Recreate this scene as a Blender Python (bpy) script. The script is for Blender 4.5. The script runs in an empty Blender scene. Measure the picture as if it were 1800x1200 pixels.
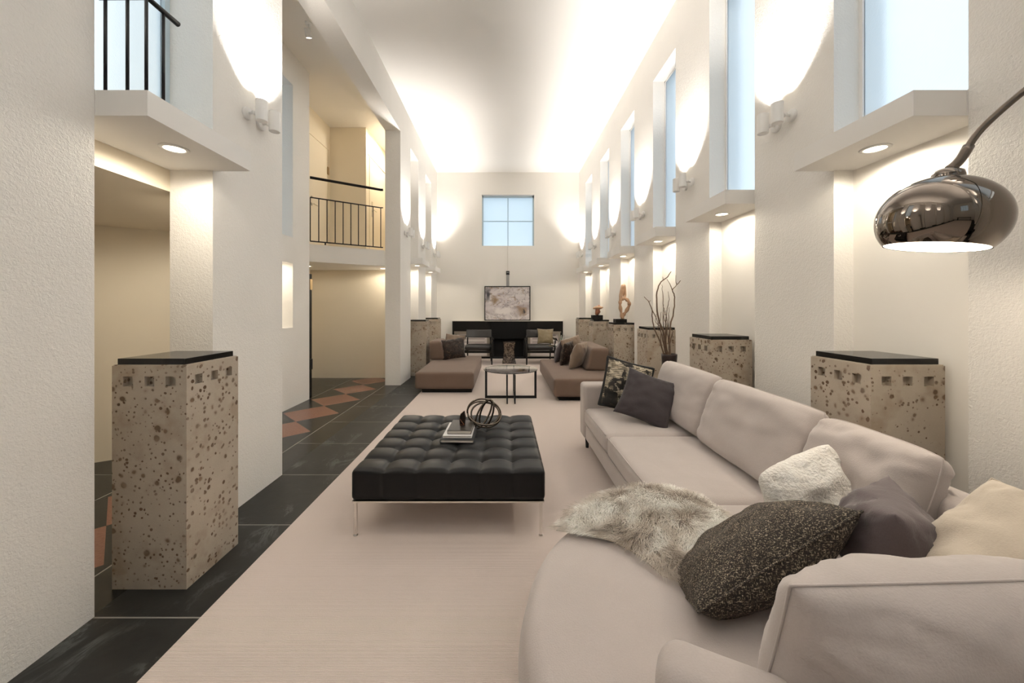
import bpy, math, random
from mathutils import Vector, Matrix, noise, Euler

# ------------------------------------------------------------------ camera, world, exposure
S = bpy.context.scene
COL = S.collection
H = 1.35
cd = bpy.data.cameras.new('camera'); cam = bpy.data.objects.new('camera', cd); COL.objects.link(cam)
cam.location = (0, 0, H); cam.rotation_euler = (math.pi/2, 0, 0)
cd.sensor_width = 36; cd.lens = 36*655/1800
cd.shift_x = 15/1800; cd.shift_y = -60/1800
cd.clip_start = 0.02
S.camera = cam
S.view_settings.view_transform = 'Standard'; S.view_settings.look = 'None'
S.view_settings.gamma = 1; S.view_settings.use_curve_mapping = False
S.view_settings.exposure = 0.36
S.cycles.use_denoising = True
S.cycles.max_bounces = 12; S.cycles.diffuse_bounces = 7; S.cycles.glossy_bounces = 5
S.cycles.transmission_bounces = 8; S.cycles.sample_clamp_indirect = 6
S.cycles.caustics_refractive = True

SKY_GAIN = 0.80
SCONCE_W = 24.0
DOWN_W = 4.2
WARM = (1.0, 0.95, 0.89)
WARM2 = (1.0, 0.90, 0.74)

w = bpy.data.worlds.new('daylight'); S.world = w; w.use_nodes = True
nt = w.node_tree; nt.nodes.clear()
wo = nt.nodes.new('ShaderNodeOutputWorld'); bg = nt.nodes.new('ShaderNodeBackground')
tc = nt.nodes.new('ShaderNodeTexCoord'); sp = nt.nodes.new('ShaderNodeSeparateXYZ'); rp = nt.nodes.new('ShaderNodeValToRGB')
mp = nt.nodes.new('ShaderNodeMapRange'); mp.inputs[1].default_value = -1; mp.inputs[2].default_value = 1
nt.links.new(tc.outputs['Generated'], sp.inputs[0]); nt.links.new(sp.outputs[2], mp.inputs[0]); nt.links.new(mp.outputs[0], rp.inputs[0])
e = rp.color_ramp.elements
e[0].position = 0.0; e[0].color = (0.20, 0.27, 0.33, 1)
e[1].position = 1.0; e[1].color = (.86, .92, .96, 1)
x = e.new(0.48); x.color = (0.22, 0.33, 0.42, 1)
x = e.new(0.56); x.color = (0.56, 0.70, 0.79, 1)
x = e.new(0.75); x.color = (.80, .88, .93, 1)
nt.links.new(rp.outputs[0], bg.inputs[0]); bg.inputs[1].default_value = 2.0*SKY_GAIN
nt.links.new(bg.outputs[0], wo.inputs[0])

# ------------------------------------------------------------------ mesh helpers
def P(px, py, Y=None, Z=None):
    """point in the room from a measured sight line and one known distance or height"""
    if Y is None: Y = 655*(H-Z)/(py-540)
    return Vector(((px-885)*Y/655, Y, H-(py-540)*Y/655))

class MB:
    def __init__(s): s.v = []; s.f = []; s.m = []
    def add(s, v, f, m=0):
        o = len(s.v); s.v += [Vector(p) for p in v]; s.f += [tuple(i+o for i in q) for q in f]; s.m += [m]*len(f); return s
    def box(s, x0, x1, y0, y1, z0, z1, m=0):
        v = [(x0,y0,z0),(x1,y0,z0),(x1,y1,z0),(x0,y1,z0),(x0,y0,z1),(x1,y0,z1),(x1,y1,z1),(x0,y1,z1)]
        return s.add(v, [(0,3,2,1),(4,5,6,7),(0,1,5,4),(1,2,6,5),(2,3,7,6),(3,0,4,7)], m)
    def prism(s, pts, z0, z1, m=0):
        a = sum(pts[i][0]*pts[(i+1)%len(pts)][1]-pts[(i+1)%len(pts)][0]*pts[i][1] for i in range(len(pts)))
        if a < 0: pts = pts[::-1]
        n = len(pts)
        v = [(p[0],p[1],z0) for p in pts]+[(p[0],p[1],z1) for p in pts]
        f = [tuple(range(n-1,-1,-1)), tuple(range(n,2*n))]+[(i,(i+1)%n,n+(i+1)%n,n+i) for i in range(n)]
        return s.add(v, f, m)
    def tube(s, pts, r, n=10, closed=False, m=0, flat=1.0):
        pts = [Vector(p) for p in pts]; k = len(pts)
        rr = r if isinstance(r, (list, tuple)) else [r]*k
        v = []; prev = None
        for i, p in enumerate(pts):
            if closed: t = (pts[(i+1)%k]-pts[i-1]).normalized()
            else: t = (pts[min(i+1,k-1)]-pts[max(i-1,0)]).normalized()
            if prev is None:
                a = Vector((0,0,1)) if abs(t.z) < .9 else Vector((1,0,0))
                nrm = (a-t*a.dot(t)).normalized()
            else: nrm = (prev-t*prev.dot(t)).normalized()
            prev = nrm; b = t.cross(nrm)
            for j in range(n):
                A = 2*math.pi*j/n
                v.append(p+nrm*(math.cos(A)*rr[i])+b*(math.sin(A)*rr[i]*flat))
        f = []
        for i in range(k if closed else k-1):
            for j in range(n):
                a = i*n+j; b2 = i*n+(j+1)%n; c = ((i+1)%k)*n+(j+1)%n; d = ((i+1)%k)*n+j
                f.append((a,b2,c,d))
        if not closed:
            f.append(tuple(range(n-1,-1,-1))); f.append(tuple((k-1)*n+j for j in range(n)))
        return s.add(v, f, m)
    def cyl(s, p0, p1, r, n=24, m=0): return s.tube([p0, p1], r, n, m=m)
    def lathe(s, prof, c=(0,0,0), n=48, M=None, m=0):
        v = []; f = []
        c = Vector(c); k = len(prof)
        for i in range(n):
            A = 2*math.pi*i/n
            for (r, z) in prof:
                p = Vector((r*math.cos(A), r*math.sin(A), z))
                if M: p = M @ p
                v.append(c+p)
        for i in range(n):
            for j in range(k-1):
                f.append((i*k+j, ((i+1)%n)*k+j, ((i+1)%n)*k+j+1, i*k+j+1))
        return s.add(v, f, m)
    def rbox(s, x0, x1, y0, y1, z0, z1, r=.03, n=10, dome=0.0, fn=None, m=0):
        """closed box with rounded edges; dome swells it, fn moves each vertex"""
        def line(a, b):
            out = []
            for i in range(5): out.append(a+r*(1-math.cos(i/4*math.pi/2))*1.0)
            for i in range(1, n): out.append(a+r+(b-a-2*r)*i/n)
            for i in range(5): out.append(b-r*(1-math.cos((4-i)/4*math.pi/2)))
            return out
        X, Y, Z = line(x0,x1), line(y0,y1), line(z0,z1)
        idx = {}; v = []; f = []
        cx, cy, cz = (x0+x1)/2, (y0+y1)/2, (z0+z1)/2
        def vert(i, j, k):
            key = (i, j, k)
            if key in idx: return idx[key]
            p = Vector((X[i], Y[j], Z[k]))
            q = Vector((min(max(p.x,x0+r),x1-r), min(max(p.y,y0+r),y1-r), min(max(p.z,z0+r),z1-r)))
            d = p-q
            if d.length > 1e-9: p = q+d.normalized()*r
            if dome:
                a = (p.x-cx)/(x1-x0)*2; b = (p.y-cy)/(y1-y0)*2; c = (p.z-cz)/(z1-z0)*2
                g = lambda t: max(0, 1-t*t)
                p = p+Vector((math.copysign(dome*.5*g(b)*g(c)*min(1,abs(a)**3), a), math.copysign(dome*.5*g(a)*g(c)*min(1,abs(b)**3), b), math.copysign(dome*(g(a)*g(b))**.7*min(1,abs(c)**3), c)))
            if fn: p = fn(p)
            idx[key] = len(v); v.append(p); return idx[key]
        nx, ny, nz = len(X)-1, len(Y)-1, len(Z)-1
        for i in range(nx):
            for j in range(ny):
                f.append((vert(i,j,0),vert(i,j+1,0),vert(i+1,j+1,0),vert(i+1,j,0)))
                f.append((vert(i,j,nz),vert(i+1,j,nz),vert(i+1,j+1,nz),vert(i,j+1,nz)))
        for i in range(nx):
            for k in range(nz):
                f.append((vert(i,0,k),vert(i+1,0,k),vert(i+1,0,k+1),vert(i,0,k+1)))
                f.append((vert(i,ny,k),vert(i,ny,k+1),vert(i+1,ny,k+1),vert(i+1,ny,k)))
        for j in range(ny):
            for k in range(nz):
                f.append((vert(0,j,k),vert(0,j,k+1),vert(0,j+1,k+1),vert(0,j+1,k)))
                f.append((vert(nx,j,k),vert(nx,j+1,k),vert(nx,j+1,k+1),vert(nx,j,k+1)))
        return s.add(v, f, m)
    def tr(s, fn): s.v = [Vector(fn(p)) for p in s.v]; return s
    def build(s, name, mat, parent=None, smooth=False, origin='base', bevel=0):
        me = bpy.data.meshes.new(name)
        if parent is not None: o0 = parent.matrix_basis.translation.copy() if parent.parent is None else (parent.parent.matrix_basis.translation+parent.matrix_basis.translation)
        elif origin == 'base':
            xs = [p.x for p in s.v]; ys = [p.y for p in s.v]; zs = [p.z for p in s.v]
            o0 = Vector(((min(xs)+max(xs))/2, (min(ys)+max(ys))/2, min(zs)))
        else: o0 = Vector((0,0,0))
        me.from_pydata([tuple(p-o0) for p in s.v], [], s.f)
        ms = mat if isinstance(mat, (list, tuple)) else [mat]
        for q in ms: me.materials.append(q)
        me.polygons.foreach_set('material_index', s.m)
        if smooth: me.polygons.foreach_set('use_smooth', [True]*len(me.polygons))
        me.update()
        o = bpy.data.objects.new(name, me); COL.objects.link(o)
        if parent is not None: o.parent = parent
        else: o.location = o0
        if bevel:
            b = o.modifiers.new('b', 'BEVEL'); b.width = bevel; b.segments = 2; b.limit_method = 'ANGLE'
        if smooth == 'auto':
            w_ = o.modifiers.new('n', 'WEIGHTED_NORMAL')
        return o

def struct(name, mb, mat, parent=None, **k):
    o = mb.build(name, mat, parent, origin='zero', **k)
    if parent is None: o['kind'] = 'structure'
    return o
def tag(o, label, cat, group=None):
    o['label'] = label; o['category'] = cat
    if group: o['group'] = group
    return o
def thing(name, label, cat, loc, group=None):
    o = bpy.data.objects.new(name, None); COL.objects.link(o); o.location = loc; o.empty_display_size = .1
    return tag(o, label, cat, group)
def copy_tree(o, parent=None):
    c = o.copy(); COL.objects.link(c)
    if parent is not None: c.parent = parent
    for ch in [x for x in bpy.data.objects if x.parent == o]: copy_tree(ch, c)
    return c
def light(name, kind, loc, power, color, direction=None, parent=None, **k):
    l = bpy.data.lights.new(name, kind); l.energy = power; l.color = color
    for a, b in k.items(): setattr(l, a, b)
    o = bpy.data.objects.new(name, l); COL.objects.link(o)
    if direction is not None: o.rotation_euler = Vector(direction).to_track_quat('-Z', 'Y').to_euler()
    loc = Vector(loc)
    if parent is not None:
        o.parent = parent; loc = loc-parent.location
    o.location = loc
    return o

# ------------------------------------------------------------------ materials
def srgb(r, g, b):
    f = lambda c: (c/255/12.92) if c/255 <= .04045 else ((c/255+.055)/1.055)**2.4
    return (f(r), f(g), f(b), 1)
class NM:
    def __init__(s, name, coords='Object'):
        s.mat = bpy.data.materials.new(name); s.mat.use_nodes = True; s.t = s.mat.node_tree
        s.t.nodes.clear(); s.out = s.t.nodes.new('ShaderNodeOutputMaterial')
        s.b = s.t.nodes.new('ShaderNodeBsdfPrincipled'); s.t.links.new(s.b.outputs[0], s.out.inputs[0])
        s.tc = s.t.nodes.new('ShaderNodeTexCoord'); s.co = s.tc.outputs[coords]
        if coords == 'World':
            pass
    def link(s, a, b): s.t.links.new(a, b)
    def put(s, sock, val):
        if hasattr(val, 'is_output'): s.link(val, sock)
        else: sock.default_value = val
    def math(s, op, a, b=0.0, c=0.0, clamp=False):
        n = s.t.nodes.new('ShaderNodeMath'); n.operation = op; n.use_clamp = clamp
        s.put(n.inputs[0], a); s.put(n.inputs[1], b); s.put(n.inputs[2], c); return n.outputs[0]
    def xyz(s, v=None):
        n = s.t.nodes.new('ShaderNodeSeparateXYZ'); s.link(v or s.co, n.inputs[0]); return n.outputs
    def scale(s, sc, v=None, rot=(0,0,0)):
        n = s.t.nodes.new('ShaderNodeMapping'); s.link(v or s.co, n.inputs[0])
        n.inputs['Scale'].default_value = sc if isinstance(sc, tuple) else (sc,)*3; n.inputs['Rotation'].default_value = rot; return n.outputs[0]
    def noise(s, sc, det=3, v=None, dist=0, rough=.5):
        n = s.t.nodes.new('ShaderNodeTexNoise'); s.link(v or s.co, n.inputs['Vector'])
        n.inputs['Scale'].default_value = sc; n.inputs['Detail'].default_value = det; n.inputs['Distortion'].default_value = dist; n.inputs['Roughness'].default_value = rough; return n.outputs[0]
    def voro(s, sc, feat='F1', v=None, rand=1):
        n = s.t.nodes.new('ShaderNodeTexVoronoi'); n.feature = feat; s.link(v or s.co, n.inputs['Vector']); n.inputs['Scale'].default_value = sc
        n.inputs['Randomness'].default_value = rand; return n.outputs
    def wave(s, sc, v=None, axis='X', dist=0, det=2, dscale=1):
        n = s.t.nodes.new('ShaderNodeTexWave'); s.link(v or s.co, n.inputs['Vector']); n.bands_direction = axis
        n.inputs['Scale'].default_value = sc; n.inputs['Distortion'].default_value = dist; n.inputs['Detail'].default_value = det; n.inputs['Detail Scale'].default_value = dscale
        return n.outputs[1]
    def ramp(s, fac, stops):
        n = s.t.nodes.new('ShaderNodeValToRGB'); s.link(fac, n.inputs[0]); el = n.color_ramp.elements
        while len(el) > 1: el.remove(el[-1])
        el[0].position = stops[0][0]; el[0].color = stops[0][1]
        for p, c in stops[1:]: q = el.new(p); q.color = c
        return n.outputs[0]
    def mix(s, fac, a, b):
        n = s.t.nodes.new('ShaderNodeMix'); n.data_type = 'RGBA'
        s.put(n.inputs[0], fac); s.put(n.inputs[6], a); s.put(n.inputs[7], b); return n.outputs[2]
    def bump(s, h, strength=.3, dist=.01):
        n = s.t.nodes.new('ShaderNodeBump'); s.link(h, n.inputs['Height']); n.inputs['Strength'].default_value = strength; n.inputs['Distance'].default_value = dist
        s.link(n.outputs[0], s.b.inputs['Normal']); return s
    def set(s, **k):
        for a, v in k.items(): s.put(s.b.inputs[a.replace('_', ' ')], v)
        return s
def plain(name, col, rough=.6, metal=0, **k):
    m = NM(name); m.set(Base_Color=col, Roughness=rough, Metallic=metal)
    m.set(**k); return m.mat
BW = lambda v: (v, v, v, 1)

M = {}
m = NM('stucco'); m.set(Base_Color=m.mix(m.noise(3,2), (.80,.775,.735,1), (.84,.815,.775,1)), Roughness=.9)
h1 = m.noise(95, 3, dist=.8); h2 = m.noise(45, 2)
m.bump(m.math('ADD', m.math('MULTIPLY', h1, 1.0), m.math('MULTIPLY', h2, .6)), .45, .007); M['stucco'] = m.mat
M['plaster'] = plain('smooth_plaster', (.82,.79,.74,1), .85)
M['plaster_cream'] = plain('cream_plaster', (.80,.72,.58,1), .8)
M['ceiling'] = plain('ceiling_paint', (.84,.82,.79,1), .9)
M['white_paint'] = plain('white_paint', (.82,.80,.77,1), .6)
M['white_metal'] = plain('white_enamel', (.82,.81,.79,1), .4)
M['black_metal'] = plain('black_metal', (.008,.008,.009,1), .45, 0, **{'Specular IOR Level': .3})
M['black_wood'] = plain('black_wood', (.008,.007,.006,1), .5, **{'Specular IOR Level': .2})
M['black_top'] = plain('polished_black_top', (.006,.006,.006,1), .2, **{'Specular IOR Level': .3})
M['chrome'] = plain('chrome', (.75,.73,.70,1), .15, 1)
M['black_chrome'] = plain('smoked_chrome', (.20,.17,.145,1), .035, 1)
M['dark_bronze'] = plain('smoked_metal_tube', (.15,.125,.105,1), .25, 1)

# glazing
m = NM('frosted_wired_glass')
xx = m.xyz()
wv = m.wave(22, m.scale(1.0, rot=(math.radians(38),0,0)), 'Z')
ln = m.math('GREATER_THAN', wv, .985)
nz = m.noise(130, 2)
m.set(Base_Color=m.mix(m.math('MULTIPLY', ln, .35), (.86,.89,.91,1), (.45,.6,.7,1)), Roughness=.30, IOR=1.25)
m.set(**{'Transmission Weight': 1.0}); m.bump(nz, .35, .004)
tr_ = m.t.nodes.new('ShaderNodeBsdfTranslucent'); tr_.inputs[0].default_value = (.95,.975,1,1)
ms_ = m.t.nodes.new('ShaderNodeMixShader'); ms_.inputs[0].default_value = .35
m.link(m.b.outputs[0], ms_.inputs[1]); m.link(tr_.outputs[0], ms_.inputs[2]); m.link(ms_.outputs[0], m.out.inputs[0])
M['frosted'] = m.mat
m = NM('window_blind_cloth'); m.set(Base_Color=(.88,.93,.96,1), Roughness=.9)
tr_ = m.t.nodes.new('ShaderNodeBsdfTranslucent'); tr_.inputs[0].default_value = (.92,.97,1,1)
ms_ = m.t.nodes.new('ShaderNodeMixShader'); ms_.inputs[0].default_value = .8
m.link(m.b.outputs[0], ms_.inputs[1]); m.link(tr_.outputs[0], ms_.inputs[2]); m.link(ms_.outputs[0], m.out.inputs[0])
M['blind'] = m.mat
m = NM('clear_glass'); m.set(Base_Color=(.88,.96,.93,1), Roughness=.0, IOR=1.45); m.set(**{'Transmission Weight': 1.0})
M['glass'] = m.mat

# floor: dark slate tiles with a chain of terracotta lozenges along the corridor
m = NM('slate_and_terracotta_tiles')
X, Y, Z = m.xyz()
per = .692
def dist_to_grid(v, start, p):
    a = m.math('SUBTRACT', v, start); q = m.math('DIVIDE', a, p); fr = m.math('SUBTRACT', q, m.math('ROUND', q)); return m.math('ABSOLUTE', m.math('MULTIPLY', fr, p))
band = m.math('MULTIPLY', m.math('LESS_THAN', X, -2.05), m.math('GREATER_THAN', X, -2.855))
dy = dist_to_grid(Y, 4.755, .70)
dx = m.math('ABSOLUTE', m.math('ADD', X, 2.457))
dm = m.math('ADD', m.math('DIVIDE', dx, .36), m.math('DIVIDE', dy, .35))
dia = m.math('MULTIPLY', m.math('LESS_THAN', dm, 1.0), band)
gy = m.math('LESS_THAN', dist_to_grid(Y, 1.622, per), .004)
gx = m.math('LESS_THAN', m.math('MINIMUM', m.math('ABSOLUTE', m.math('ADD', X, 2.052)), m.math('ABSOLUTE', m.math('ADD', X, 2.857))), .005)
nb = m.math('SUBTRACT', 1.0, band)
gr = m.math('MAXIMUM', m.math('MULTIPLY', gy, nb), gx)
vein = m.ramp(m.noise(5, 8, m.scale((1.0,.55,1), rot=(0,0,.6)), 1.2, .75), [(0,BW(0)),(.54,BW(0)),(.60,BW(.7)),(.66,BW(0)),(1,BW(0))])
vein2 = m.math('MULTIPLY', vein, m.ramp(m.noise(2.2,2), [(.44,BW(0)),(.58,BW(1))]))
slate = m.mix(m.noise(14,6), (.010,.0105,.010,1), (.024,.024,.022,1))
slate = m.mix(m.math('MULTIPLY', vein2, m.math('GREATER_THAN', X, -1.80)), slate, (.11,.12,.115,1))
terra = m.mix(m.noise(70,4), (.15,.065,.042,1), (.27,.135,.095,1))
c = m.mix(dia, slate, terra); c = m.mix(gr, c, (.22,.21,.19,1))
m.set(**{'Specular IOR Level': .32}); m.set(Base_Color=c, Roughness=m.math('ADD', .24, m.math('MULTIPLY', m.math('GREATER_THAN', X, -1.80), .2)))
m.bump(m.math('SUBTRACT', m.noise(30,4), m.math('MULTIPLY', gr, 1.5)), .12, .004)
M['floor'] = m.mat

m = NM('ribbed_wool_carpet')
rib = m.wave(56, m.scale(1.0), 'Y', dist=.6, det=2, dscale=3)
fine = m.noise(260, 2); big = m.noise(9, 3)
c = m.mix(m.math('MULTIPLY', rib, .55), (.69,.59,.545,1), (.83,.73,.69,1)); c = m.mix(m.math('MULTIPLY', fine, .35), c, (.50,.41,.34,1)); c = m.mix(m.math('MULTIPLY', big, .10), c, (.72,.60,.50,1))
m.set(Base_Color=c, Roughness=.95); m.set(**{'Sheen Weight': .15}); m.bump(m.math('ADD', rib, m.math('MULTIPLY', fine, .8)), .6, .004); M['carpet'] = m.mat

def stone(name, base1, base2, seedscale=1.0):
    m = NM(name)
    n1 = m.noise(6, 5); base = m.mix(n1, base1, base2)
    grain = m.voro(110)[0]
    base = m.mix(m.ramp(grain, [(0,BW(.35)),(.25,BW(0))]), base, (.60,.53,.42,1))
    warp = m.t.nodes.new('ShaderNodeVectorMath'); warp.operation = 'ADD'
    nn = m.t.nodes.new('ShaderNodeTexNoise'); nn.inputs['Scale'].default_value = 16; m.link(m.co, nn.inputs['Vector'])
    sc = m.t.nodes.new('ShaderNodeVectorMath'); sc.operation = 'SCALE'; sc.inputs['Scale'].default_value = .07; m.link(nn.outputs[1], sc.inputs[0])
    m.link(m.co, warp.inputs[0]); m.link(sc.outputs[0], warp.inputs[1])
    mask = m.ramp(m.noise(6, 3), [(.36,BW(.5)),(.56,BW(1))])
    sc.inputs['Scale'].default_value = .022
    def dots(scale, size, seed, soft):
        v = m.voro(scale, v=warp.outputs[0]); rnd = m.xyz(v[1])[seed]
        rad = m.math('MULTIPLY', m.math('POWER', rnd, 1.25), size)
        return m.math('DIVIDE', m.math('SUBTRACT', rad, v[0]), soft, clamp=True)
    spot = m.math('MULTIPLY', dots(19, .38, 0, .08), mask)
    spot2 = m.math('MULTIPLY', dots(40, .50, 1, .08), mask)
    halo = m.math('MULTIPLY', m.math('MULTIPLY', dots(19, .52, 0, .22), .5), mask)
    c = m.mix(m.math('MULTIPLY', m.ramp(m.noise(9, 4), [(.52,BW(0)),(.70,BW(1))]), .5), base, (.27,.19,.12,1))
    c = m.mix(halo, c, (.25,.18,.115,1))
    c = m.mix(m.math('MULTIPLY', spot, .85), c, m.mix(m.noise(25,2), (.045,.028,.016,1), (.17,.085,.03,1)))
    c = m.mix(spot2, c, (.11,.06,.03,1))
    m.set(Base_Color=c, Roughness=.55); m.bump(m.math('SUBTRACT', m.math('MULTIPLY', m.noise(90,3), .4), m.math('ADD', spot, spot2)), .35, .004)
    return m.mat
M['stone'] = stone('spotted_shell_limestone', (.34,.285,.225,1), (.48,.42,.345,1))

def fabric(name, c1, c2, bumpsc=220, rough=.9, sheen=.25, wr=.25, big=1.0):
    m = NM(name); f = m.noise(bumpsc, 2); b = m.noise(5*big, 4, dist=.4)
    m.set(Base_Color=m.mix(m.math('ADD', m.math('MULTIPLY', f, .4), m.math('MULTIPLY', b, .6)), c1, c2), Roughness=rough)
    m.set(**{'Sheen Weight': sheen, 'Sheen Roughness': .5})
    m.bump(m.math('ADD', m.math('MULTIPLY', f, .12), m.math('MULTIPLY', m.noise(11*big, 2, m.scale((1,1,.5)), 1.0), wr*2)), .5, .012)
    return m.mat
M['greige'] = fabric('greige_microfibre', (.40,.352,.328,1), (.52,.465,.442,1), wr=.10)
M['beige_cushion'] = fabric('beige_microfibre', (.44,.375,.30,1), (.56,.49,.40,1), wr=.2)
M['brown'] = fabric('taupe_brown_fabric', (.12,.078,.057,1), (.17,.115,.087,1), sheen=.12, wr=.03)
M['tan'] = fabric('tan_cushion_fabric', (.17,.12,.085,1), (.24,.175,.125,1), wr=.2, big=2)
M['slate_cushion'] = fabric('slate_grey_fabric', (.065,.055,.06,1), (.10,.088,.094,1), wr=.1)
M['plum'] = fabric('charcoal_plum_velvet', (.016,.012,.014,1), (.050,.038,.042,1), rough=.8, sheen=.12, wr=.15, big=1.3)
M['mauve'] = fabric('mauve_grey_microfibre', (.065,.047,.049,1), (.12,.092,.095,1), rough=.75, sheen=.2, wr=.15)
M['olive'] = fabric('olive_gold_satin', (.14,.105,.05,1), (.24,.185,.10,1), rough=.4, sheen=.3, wr=.15)
M['black_trim'] = plain('black_trim', (.008,.008,.008,1), .7)
m = NM('tweed'); a = m.noise(330, 2, m.scale((1,1,.30))); b = m.noise(330, 2, m.scale((.30,1,1)))
t = m.math('MAXIMUM', a, b); m.set(Base_Color=m.ramp(t, [(.50,(.014,.011,.009,1)),(.60,(.05,.038,.028,1)),(.66,(.30,.24,.17,1)),(.74,(.50,.43,.33,1))]), Roughness=.85); m.bump(t, .5, .005); M['tweed'] = m.mat
m = NM('printed_block_cloth')
def blocks(sc_):
    n = m.t.nodes.new('ShaderNodeTexVoronoi'); n.distance = 'CHEBYCHEV'; m.link(m.scale(sc_), n.inputs['Vector']); n.inputs['Scale'].default_value = 1.0; n.inputs['Randomness'].default_value = .8
    return n.outputs
ba = blocks((13,13,17)); bb_ = blocks((30,30,24))
tone = m.math('ADD', m.math('MULTIPLY', m.xyz(ba[1])[0], .6), m.math('MULTIPLY', m.xyz(bb_[1])[1], .4))
hatch = m.ramp(m.noise(70, 3, m.scale((.25,1,2.2))), [(.44,BW(0)),(.56,BW(1))])
pc = m.ramp(tone, [(.30,(.012,.011,.009,1)),(.44,(.06,.05,.038,1)),(.52,(.30,.25,.18,1)),(.70,(.52,.45,.34,1))])
m.set(Base_Color=m.mix(m.math('MULTIPLY', hatch, .7), pc, (.015,.013,.011,1)), Roughness=.8); M['print'] = m.mat
m = NM('crushed_brown_velvet'); n_ = m.noise(22, 5, dist=1.2)
m.set(Base_Color=m.ramp(n_, [(.40,(.010,.006,.004,1)),(.56,(.03,.016,.011,1)),(.68,(.12,.078,.055,1))]), Roughness=.6); m.bump(n_, .5, .01); M['crushed'] = m.mat
m = NM('white_plush'); n_ = m.noise(90, 4); m.set(Base_Color=m.mix(m.noise(16,3), (.80,.75,.68,1), (.93,.92,.89,1)), Roughness=1.0); m.bump(n_, .9, .012); M['plush'] = m.mat
m = NM('sheepskin_hair'); n_ = m.noise(7, 3, dist=.5)
m.set(Base_Color=m.ramp(n_, [(.34,(.40,.335,.27,1)),(.47,(.62,.56,.49,1)),(.60,(.88,.86,.81,1))]), Roughness=.75); m.set(**{'Sheen Weight': .3}); M['fur'] = m.mat
m = NM('black_leather'); n_ = m.noise(160, 3); m.set(Base_Color=(.006,.006,.0065,1), Roughness=.42, **{'Specular IOR Level': .28}); m.bump(n_, .12, .002); M['leather'] = m.mat
M['grey_leather'] = plain('dark_grey_leather', (.020,.018,.018,1), .4)
m = NM('brown_marble'); n_ = m.noise(7, 6, dist=1.4, rough=.6)
m.set(Base_Color=m.ramp(n_, [(.36,(.02,.014,.01,1)),(.48,(.06,.042,.03,1)),(.515,(.22,.16,.11,1)),(.54,(.03,.022,.017,1)),(.70,(.08,.058,.043,1))]), Roughness=.2); M['marble'] = m.mat
m = NM('bare_branch_bark'); m.set(Base_Color=m.mix(m.noise(40,3), (.055,.032,.02,1), (.20,.13,.085,1)), Roughness=.8); M['bark'] = m.mat
m = NM('pale_driftwood'); m.set(Base_Color=m.mix(m.noise(24,3), (.30,.17,.10,1), (.52,.34,.22,1)), Roughness=.6); M['driftwood'] = m.mat
m = NM('copper_brown_root'); m.set(Base_Color=m.mix(m.noise(24,3), (.10,.03,.015,1), (.45,.17,.08,1)), Roughness=.4); M['root'] = m.mat
M['vase'] = plain('dark_glazed_vase', (.018,.010,.009,1), .3)
M['paper'] = plain('book_pages', (.62,.58,.52,1), .8)
M['white_cover'] = plain('white_book_cover', (.78,.76,.75,1), .5)
M['dark_cover'] = plain('dark_book_cover', (.018,.018,.020,1), .5)
M['brown_cover'] = plain('brown_black_book_cover', (.035,.030,.026,1), .35)
M['bronze'] = plain('bronze', (.22,.10,.05,1), .35, .9)
M['radiator'] = plain('radiator_enamel', (.74,.68,.66,1), .5)
M['slot'] = plain('dark_slot', (.16,.13,.13,1), .7)
M['steel_frame'] = plain('satin_metal_frame', (.40,.36,.30,1), .4, .6)
M['strip_grey'] = plain('grey_metal_strip', (.33,.32,.31,1), .4, .3)
M['frame_blue'] = plain('pale_window_frame', (.50,.60,.66,1), .4)
M['brass'] = plain('dull_brass', (.45,.33,.18,1), .3, .9)
M['leaf'] = plain('dark_green_leaf', (.02,.05,.02,1), .5)
def emis(name, col, st):
    m = bpy.data.materials.new(name); m.use_nodes = True; t = m.node_tree; t.nodes.clear()
    o = t.nodes.new('ShaderNodeOutputMaterial'); e_ = t.nodes.new('ShaderNodeEmission'); e_.inputs[0].default_value = (*col, 1); e_.inputs[1].default_value = st
    t.links.new(e_.outputs[0], o.inputs[0]); return m
M['lamp_glow'] = emis('lit_lamp_lens', (1,.86,.62), 9)
M['bulb_glow'] = emis('lit_bulb', (1,.88,.70), 14)

m = NM('abstract_canvas', 'Object')
co = m.co
n1 = m.noise(2.2, 4, m.scale((1,1,1.6)), 1.5); n2 = m.noise(3.4, 5, m.scale((1.3,1,2)), 2.2); n3 = m.noise(1.6, 3, dist=3.5)
c = m.ramp(n1, [(.3,(.36,.31,.32,1)),(.45,(.55,.50,.51,1)),(.56,(.66,.62,.61,1)),(.7,(.42,.37,.38,1))])
c = m.mix(m.ramp(n2, [(.58,BW(0)),(.62,BW(.8)),(.72,BW(.2))]), c, (.32,.22,.14,1))
c = m.mix(m.ramp(n3, [(.485,BW(0)),(.5,BW(.7)),(.515,BW(0))]), c, (.10,.09,.09,1))
Xa, Ya, Za = m.xyz()
def blob(cx, cz, rx, rz, soft=.35):
    a = m.math('DIVIDE', m.math('SUBTRACT', m.math('ADD', Xa, m.math('MULTIPLY', m.math('SUBTRACT', m.noise(6,3), .5), .25)), cx), rx)
    b = m.math('DIVIDE', m.math('SUBTRACT', m.math('ADD', Za, m.math('MULTIPLY', m.math('SUBTRACT', m.noise(5,3), .5), .25)), cz), rz)
    return m.math('SUBTRACT', 1.0+soft, m.math('ADD', m.math('MULTIPLY', a, a), m.math('MULTIPLY', b, b)), clamp=True)
c = m.mix(blob(-.12,.26,.26,.10), c, (.72,.68,.66,1)); c = m.mix(blob(-.33,.55,.13,.13,.1), c, (.30,.21,.13,1))
c = m.mix(blob(.40,.25,.20,.12,.1), c, (.30,.21,.14,1)); c = m.mix(blob(-.52,.68,.07,.20,.1), c, (.05,.05,.06,1)); c = m.mix(blob(.42,.22,.05,.05,.1), c, (.05,.05,.055,1))
m.set(Base_Color=c, Roughness=.7); M['canvas'] = m.mat

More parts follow.
